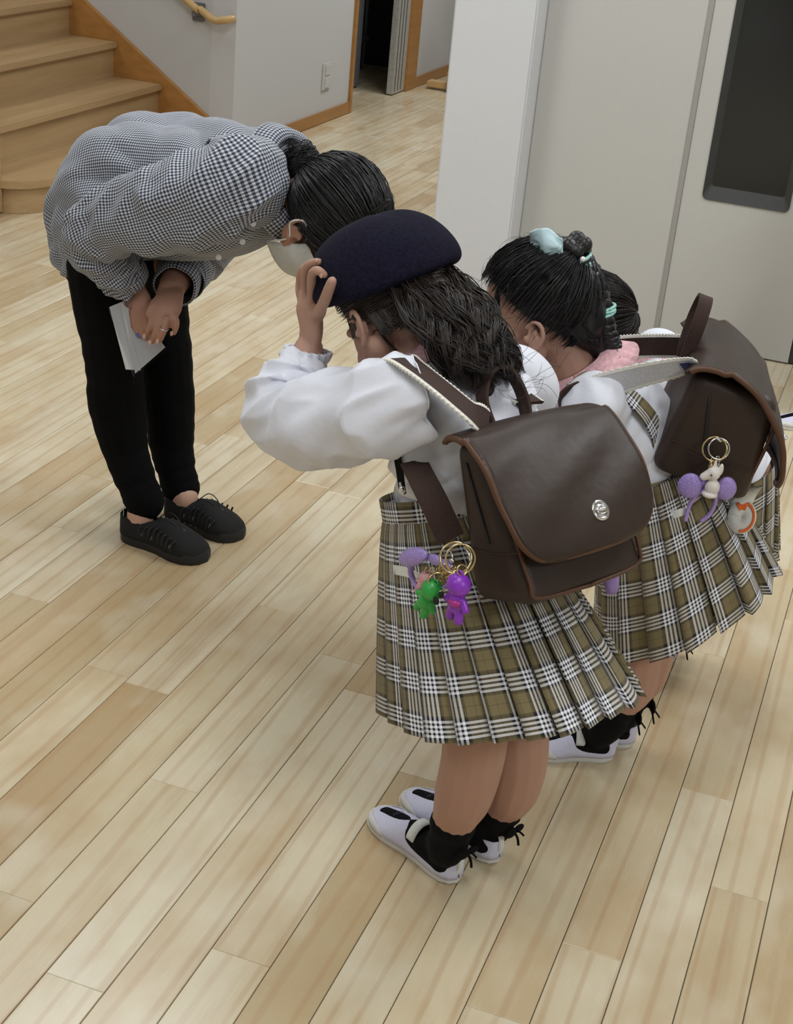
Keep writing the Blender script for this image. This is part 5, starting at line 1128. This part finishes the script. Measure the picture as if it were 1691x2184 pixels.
# white name tag pouch with an orange edged disc hanging behind the second girl's skirt
nt = thing('name_tag', 'white pouch with a round orange edged badge hanging over the rear tartan skirt', 'tag', g2.J(1590, 1080, .05))
J = g2.J; l = g2.l
G = np.array([[J(x0+(x1-x0)*u, y0+(y1-y0)*u, .05)+l*.006*math.sin(PI*u) for u in np.linspace(0, 1, 12)] for (x0, y0, x1, y1) in ((1598, 1035, 1624, 1035), (1580, 1045, 1612, 1052), (1562, 1068, 1600, 1078), (1556, 1090, 1596, 1095), (1560, 1115, 1590, 1118), (1568, 1128, 1580, 1132))])
obj('pouch', thicken(G, .003), 'elastic', nt)
c_ = J(1582, 1102, .062); nv_ = nrm(EYE-c_); nv_ = nrm(nv_*.5+l*.5+g2.z*.1); ux = nrm(np.cross(nv_, z)); uy = np.cross(ux, nv_)
def disc(c_, r0, r1, a0, a1, dz, n=30): return thicken(np.array([[c_+nv_*dz+(ux*math.cos(a)*.8+uy*math.sin(a))*r for a in np.linspace(a0, a1, n)] for r in (r0, r1)]), .0015)
obj('badge', disc(c_, .001, .029, 0, 2*PI, .002), 'elastic', nt); obj('orange_edge', disc(c_, .0215, .0265, -1.6+PI, 1.6+PI, .0035), 'orange', nt); obj('orange_edge', disc(c_, .012, .0265, .9, 1.9, .0036), 'orange', nt)
# purple clear pouch hanging below the first backpack's right side
J = g1.J
G = np.array([[J(x0+(x1-x0)*u, y, -.13)+g1.l*.008*math.sin(PI*u) for u in np.linspace(0, 1, 10)] for (x0, x1, y) in ((1272, 1310, 1168), (1274, 1318, 1195), (1286, 1320, 1225), (1300, 1316, 1250), (1306, 1310, 1262))])
pz = obj('clear_pouch', thicken(G, .006), 'lavender'); tag(pz, 'small purple clear pouch dangling below the closed backpack', 'pouch')
# shoe and leg of someone mostly outside the frame
g4 = Fig((.07, 4.22), (-.98, .1), 'person', 'person at the right edge, only a white indoor shoe with black sock visible')
hp = [fl(1788, 912), fl(1830, 880)]; tp = [fl(1645, 908), fl(1700, 872)]
ap = [np.array([hp[i][0]-.04, hp[i][1]+.0, .09]) for i in (0, 1)]
P = child_legs(g4, [p+g4.z*.36+g4.f*-.02 for p in ap], [p+g4.z*.18 for p in ap], [p+g4.z*.09-g4.f*.006 for p in ap], ap)
hpc = (ap[0]+ap[1])/2+g4.z*.40; P += [chain([(hpc, .08), (hpc+g4.z*.14, .078), (hpc+g4.z*.28, .075), (hpc+g4.z*.33, .05)]), chain([(hpc+g4.z*.29+g4.l*.105, .034), (hpc+g4.z*.29-g4.l*.105, .034)])]
H4 = hpc+g4.z*.44; P += [chain([(hpc+g4.z*.30, .05), (H4, .042)])]+head_parts(H4, g4.f, g4.z, g4.l, .98)
for sg in (1, -1):
    a = hpc+g4.z*.29+g4.l*.105*sg; b = a-g4.z*.17+g4.l*.02*sg; w_ = b-g4.z*.13-g4.f*.02; P += [chain([(a, .033), (b, .028), (w_, .021)]), ell(w_-g4.z*.035, g4.f*.026, g4.l*.012, g4.z*.036)]
    for i in range(4): q = w_-g4.z*.06+g4.f*(.020-.013*i); P.append(finger([q, q-g4.z*.018, q-g4.z*.036-g4.l*sg*.006], .0073))
    P.append(finger([w_+g4.f*.02-g4.z*.02, w_+g4.f*.034-g4.z*.045], .0082))
b4 = skinmesh(g4, P, 'skin', .0042, 3); face_details(g4, b4, H4, g4.f, g4.z, g4.l, .98)
hr4 = obj('hair', cap_shell(H4, g4.f, g4.z, g4.l, .98, .012), 'hair_black', g4.o); obj('combed_hair', drawn_hair(H4, g4.f, g4.z, g4.l, .98, (-.7, 0, -.7), n=1300, grow=.015, seed=33, rr=.0010, stray=.05), 'hair_black', hr4)
G, uv = garment([(hpc+g4.z*.06, .088, .10), (hpc+g4.z*.16, .090, .108), (hpc+g4.z*.25, .085, .118), (hpc+g4.z*.32, .050, .07)], g4.l, 60, 60, fold=[(.004, 5, 3, 1), (.004, 4, 3, 0)], seed=81); bl4 = obj('blouse', cloth(G, uv), 'cotton', g4.o)
for sg in (1, -1):
    a = hpc+g4.z*.29+g4.l*.105*sg; b = a-g4.z*.17+g4.l*.02*sg; w_ = b-g4.z*.13-g4.f*.02; G, uv = sleeve([(a-g4.l*sg*.03, .045), (a+g4.l*sg*.006, .05), (b, .045), (w_, .027)], 50, 60, fold=[(.004, 3, 4, 1)], seed=9, ref=g4.f); obj('sleeve', cloth(G, uv), 'cotton', bl4)
G, uv = pleated_skirt(hpc+g4.z*.10, .10, .092, g4.l, g4.f, hpc-g4.z*.18, .15, .145, g4.l, g4.f, pleats=18, depth=.013); obj('tartan_skirt', cloth(G, uv, .0012), 'tartan', g4.o)
kid_feet(g4, hp, tp, ap, [p+g4.z*.09-g4.f*.006 for p in ap], bows=False)
# ================================================================== KEY RINGS AND CHARMS
def ring_(c_, n_, R0, r0, mat, par, name='ring'):
    n_ = nrm(n_); a_ = nrm(np.cross(n_, (0, .3, 1))); b_ = np.cross(n_, a_); return obj(name, tube([c_+(a_*math.cos(q)+b_*math.sin(q))*R0 for q in np.linspace(0, 2*PI, 28, endpoint=False)], r0, 6, closed=True), mat, par)
def chain_links(p0, p1, par, mat='silver', n=5):
    for i in range(n):
        c_ = np.array(p0)*(1-(i+.5)/n)+np.array(p1)*(i+.5)/n; ring_(c_, g1.l if i % 2 else g1.f, .0042, .0008, mat, par, 'chain_link')
def figurine(name, c_, up, side, mat, label, s=1.0, group=None):
    up = nrm(up); side = nrm(side-up*(side@up)); fr = np.cross(side, up); o = thing(name, label, 'charm', c_, group)
    P_ = [ell(c_+up*.010*s, side*.013*s, fr*.012*s, up*.012*s), ell(c_-up*.010*s, side*.0095*s, fr*.009*s, up*.012*s)]
    for d in (1, -1): P_ += [chain([(c_-up*.005*s+side*d*.008*s, .0042*s), (c_-up*.012*s+side*d*.014*s, .0038*s)]), chain([(c_-up*.018*s+side*d*.0055*s, .0050*s), (c_-up*.028*s+side*d*.006*s, .0048*s)])]
    obj('figure', union(P_, .0012, 2), mat, o); obj('loop', tube([c_+up*(.022*s)+(up*math.cos(q)+side*math.sin(q))*.0032*s for q in np.linspace(0, 2*PI, 14, endpoint=False)], .0012*s, 6, closed=True), mat, o)
    return o, side, fr, up
J = g1.J; LT = .165
k1 = thing('key_ring', 'pale gold key rings clipped to the side of the closed backpack', 'key ring', J(978, 1190, LT))
vd = nrm(EYE-J(978, 1190, LT))
ring_(J(972, 1190, LT), vd+g1.f*.15, .0215, .0018, 'gold', k1); ring_(J(982, 1192, LT-.004), vd-g1.f*.45, .0205, .0016, 'gold', k1)
obj('clasp', join([tube([J(957, 1168, LT-.01), J(965, 1185, LT), J(962, 1205, LT), J(970, 1215, LT)], .0016, 6, m=14), sphere(J(964, 1196, LT), .004), tube([J(990, 1165, LT-.01), J(1000, 1180, LT), J(1003, 1196, LT)], .002, 6, m=10)]), 'silver', k1)
for a, b in (((968, 1210), (945, 1225)), ((972, 1212), (984, 1240)), ((964, 1212), (932, 1245)), ((966, 1215), (905, 1215))): chain_links(J(*a, LT+.002), J(*b, LT+.008), k1, 'gold', 5)
for (x_, y_) in ((948, 1213), (960, 1222), (975, 1228), (985, 1216)): ring_(J(x_, y_, LT+.008), rs.normal(size=3), .0075, .001, 'gold', k1, 'split_ring')
ring_(J(934, 1242, LT+.012), vd, .013, .0014, 'gold', k1, 'split_ring')
o, sd_, fr_, up_ = figurine('green_charm', J(915, 1270, LT+.014), J(935, 1236, LT)-J(898, 1302, LT), J(950, 1290, LT)-J(880, 1255, LT), 'green', 'green vinyl figure charm with dark eyes hanging left of the purple one', 1.25)
obj('eye_patch', join([ell(J(930, 1282, LT+.022), sd_*.0055, fr_*.003, up_*.006), ell(J(941, 1268, LT+.018), sd_*.0045, fr_*.003, up_*.005)]), 'black_paint', o)
o, *_ = figurine('purple_charm', J(976, 1266, LT+.010), J(982, 1225, LT)-J(970, 1320, LT), J(1000, 1280, LT)-J(950, 1275, LT), 'purple', 'purple and magenta vinyl figure charm hanging from the gold rings', 1.38)
obj('belly', ell(J(972, 1284, LT+.014), g1.f*.011, g1.l*.010, z*.007), 'magenta', o)
o, *_ = figurine('pink_charm', J(905, 1240, LT+.004), J(918, 1210, LT)-J(890, 1265, LT), J(930, 1250, LT)-J(880, 1235, LT), 'pinkv', 'pale pink vinyl animal charm half hidden inside the lavender hoop', .85)
def headband(name, pts, par_label, c_, wing, J_, lt, group=None):
    o = thing(name, par_label, 'charm', c_); obj('hoop', tube([J_(*p, lt) for p in pts], .0032, 8, m=40, ell=(1, 1.6)), 'lavender', o); return o
o = headband('lavender_charm', [(908, 1262), (888, 1248), (876, 1222), (880, 1200), (900, 1190), (930, 1192), (955, 1205), (965, 1228), (955, 1248), (936, 1258)], 'lavender hoop charm with a glittering bow beside the pink figure', J(900, 1200, LT), None, J, LT+.004)
obj('glitter_bow', join([ell(J(880, 1188, LT+.012), nrm(J(905, 1185, LT)-J(855, 1192, LT))*.034, nrm(J(880, 1175, LT)-J(880, 1205, LT))*.0135, l*.010), ell(J(928, 1194, LT+.008), nrm(J(950, 1202, LT)-J(905, 1186, LT))*.017, z*.008, l*.006)]), 'glitter', o)
# second backpack's charms
J = g2.J; LT = .150; vd = nrm(EYE-J(1528, 960, LT))
k2 = thing('key_ring', 'pair of silver key rings hanging on the side of the open backpack', 'key ring', J(1528, 960, LT))
ring_(J(1524, 958, LT), vd+g2.f*.2, .0190, .0016, 'gold', k2); ring_(J(1533, 957, LT+.004), vd-g2.f*.25, .0165, .0014, 'silver', k2)
obj('clasp', join([tube([J(1519, 938, LT-.01), J(1529, 936, LT), J(1538, 942, LT)], .002, 6, m=8)]), 'silver', k2)
chain_links(J(1520, 978, LT+.002), J(1514, 1004, LT+.008), k2, 'gold', 5); chain_links(J(1530, 975, LT+.002), J(1530, 1002, LT+.008), k2, 'silver', 5)
uc = thing('white_charm', 'small white pony charm hanging from silver rings over a lavender bow', 'charm', J(1520, 1025, LT))
c_ = J(1519, 1024, LT+.014); P_ = [ell(c_+z*.012, g2.f*.011, g2.l*.010, z*.012), chain([(c_+z*.010+g2.f*.005, .0085), (c_+z*.004+g2.f*.014, .0065)]), ell(c_-z*.012-g2.f*.002, g2.f*.012, g2.l*.010, z*.014), ell(c_-z*.024, g2.f*.013, g2.l*.012, z*.006), chain([(c_+z*.024, .0035), (c_+z*.034, .0012)]), ell(c_+z*.020-g2.f*.010, g2.f*.004, g2.l*.004, z*.010)]
obj('figure', union(P_, .0012, 2), 'whitev', uc); obj('eye', sphere(c_+z*.012+g2.f*.004+g2.l*.010, .0015), 'iris', uc); obj('horn', tube([c_+z*.022+g2.f*.006, c_+z*.034+g2.f*.008], [.0028, .0008], 8), 'gold', uc)
o = headband('bow_charm', [(1462, 1110), (1468, 1085), (1480, 1062), (1500, 1045), (1525, 1042)], 'lavender bow shaped charm with glitter hanging below the open backpack', J(1500, 1040, LT), None, J, LT+.006)
obj('hoop', tube([J(1528, 1050, LT+.004), J(1524, 1075, LT+.004), J(1512, 1098, LT+.004), J(1495, 1112, LT+.004)], .0034, 8, m=20, ell=(1, 1.7)), 'lavender', o)
obj('glitter_bow', join([ell(J(1471, 1036, LT+.010), g2.f*.0190, l*.008, z*.0215), ell(J(1548, 1042, LT+.006), g2.f*.0165, l*.008, z*.0200), ell(J(1500, 1028, LT+.006), g2.f*.013, l*.005, z*.009)]), 'glitter', o)
sharp(obj('cloth_tab', ribbon([J(1435, 1098, LT), J(1448, 1094, LT+.004), J(1462, 1090, LT)], [z]*3, .012, .003, 10)[0], 'elastic', o))
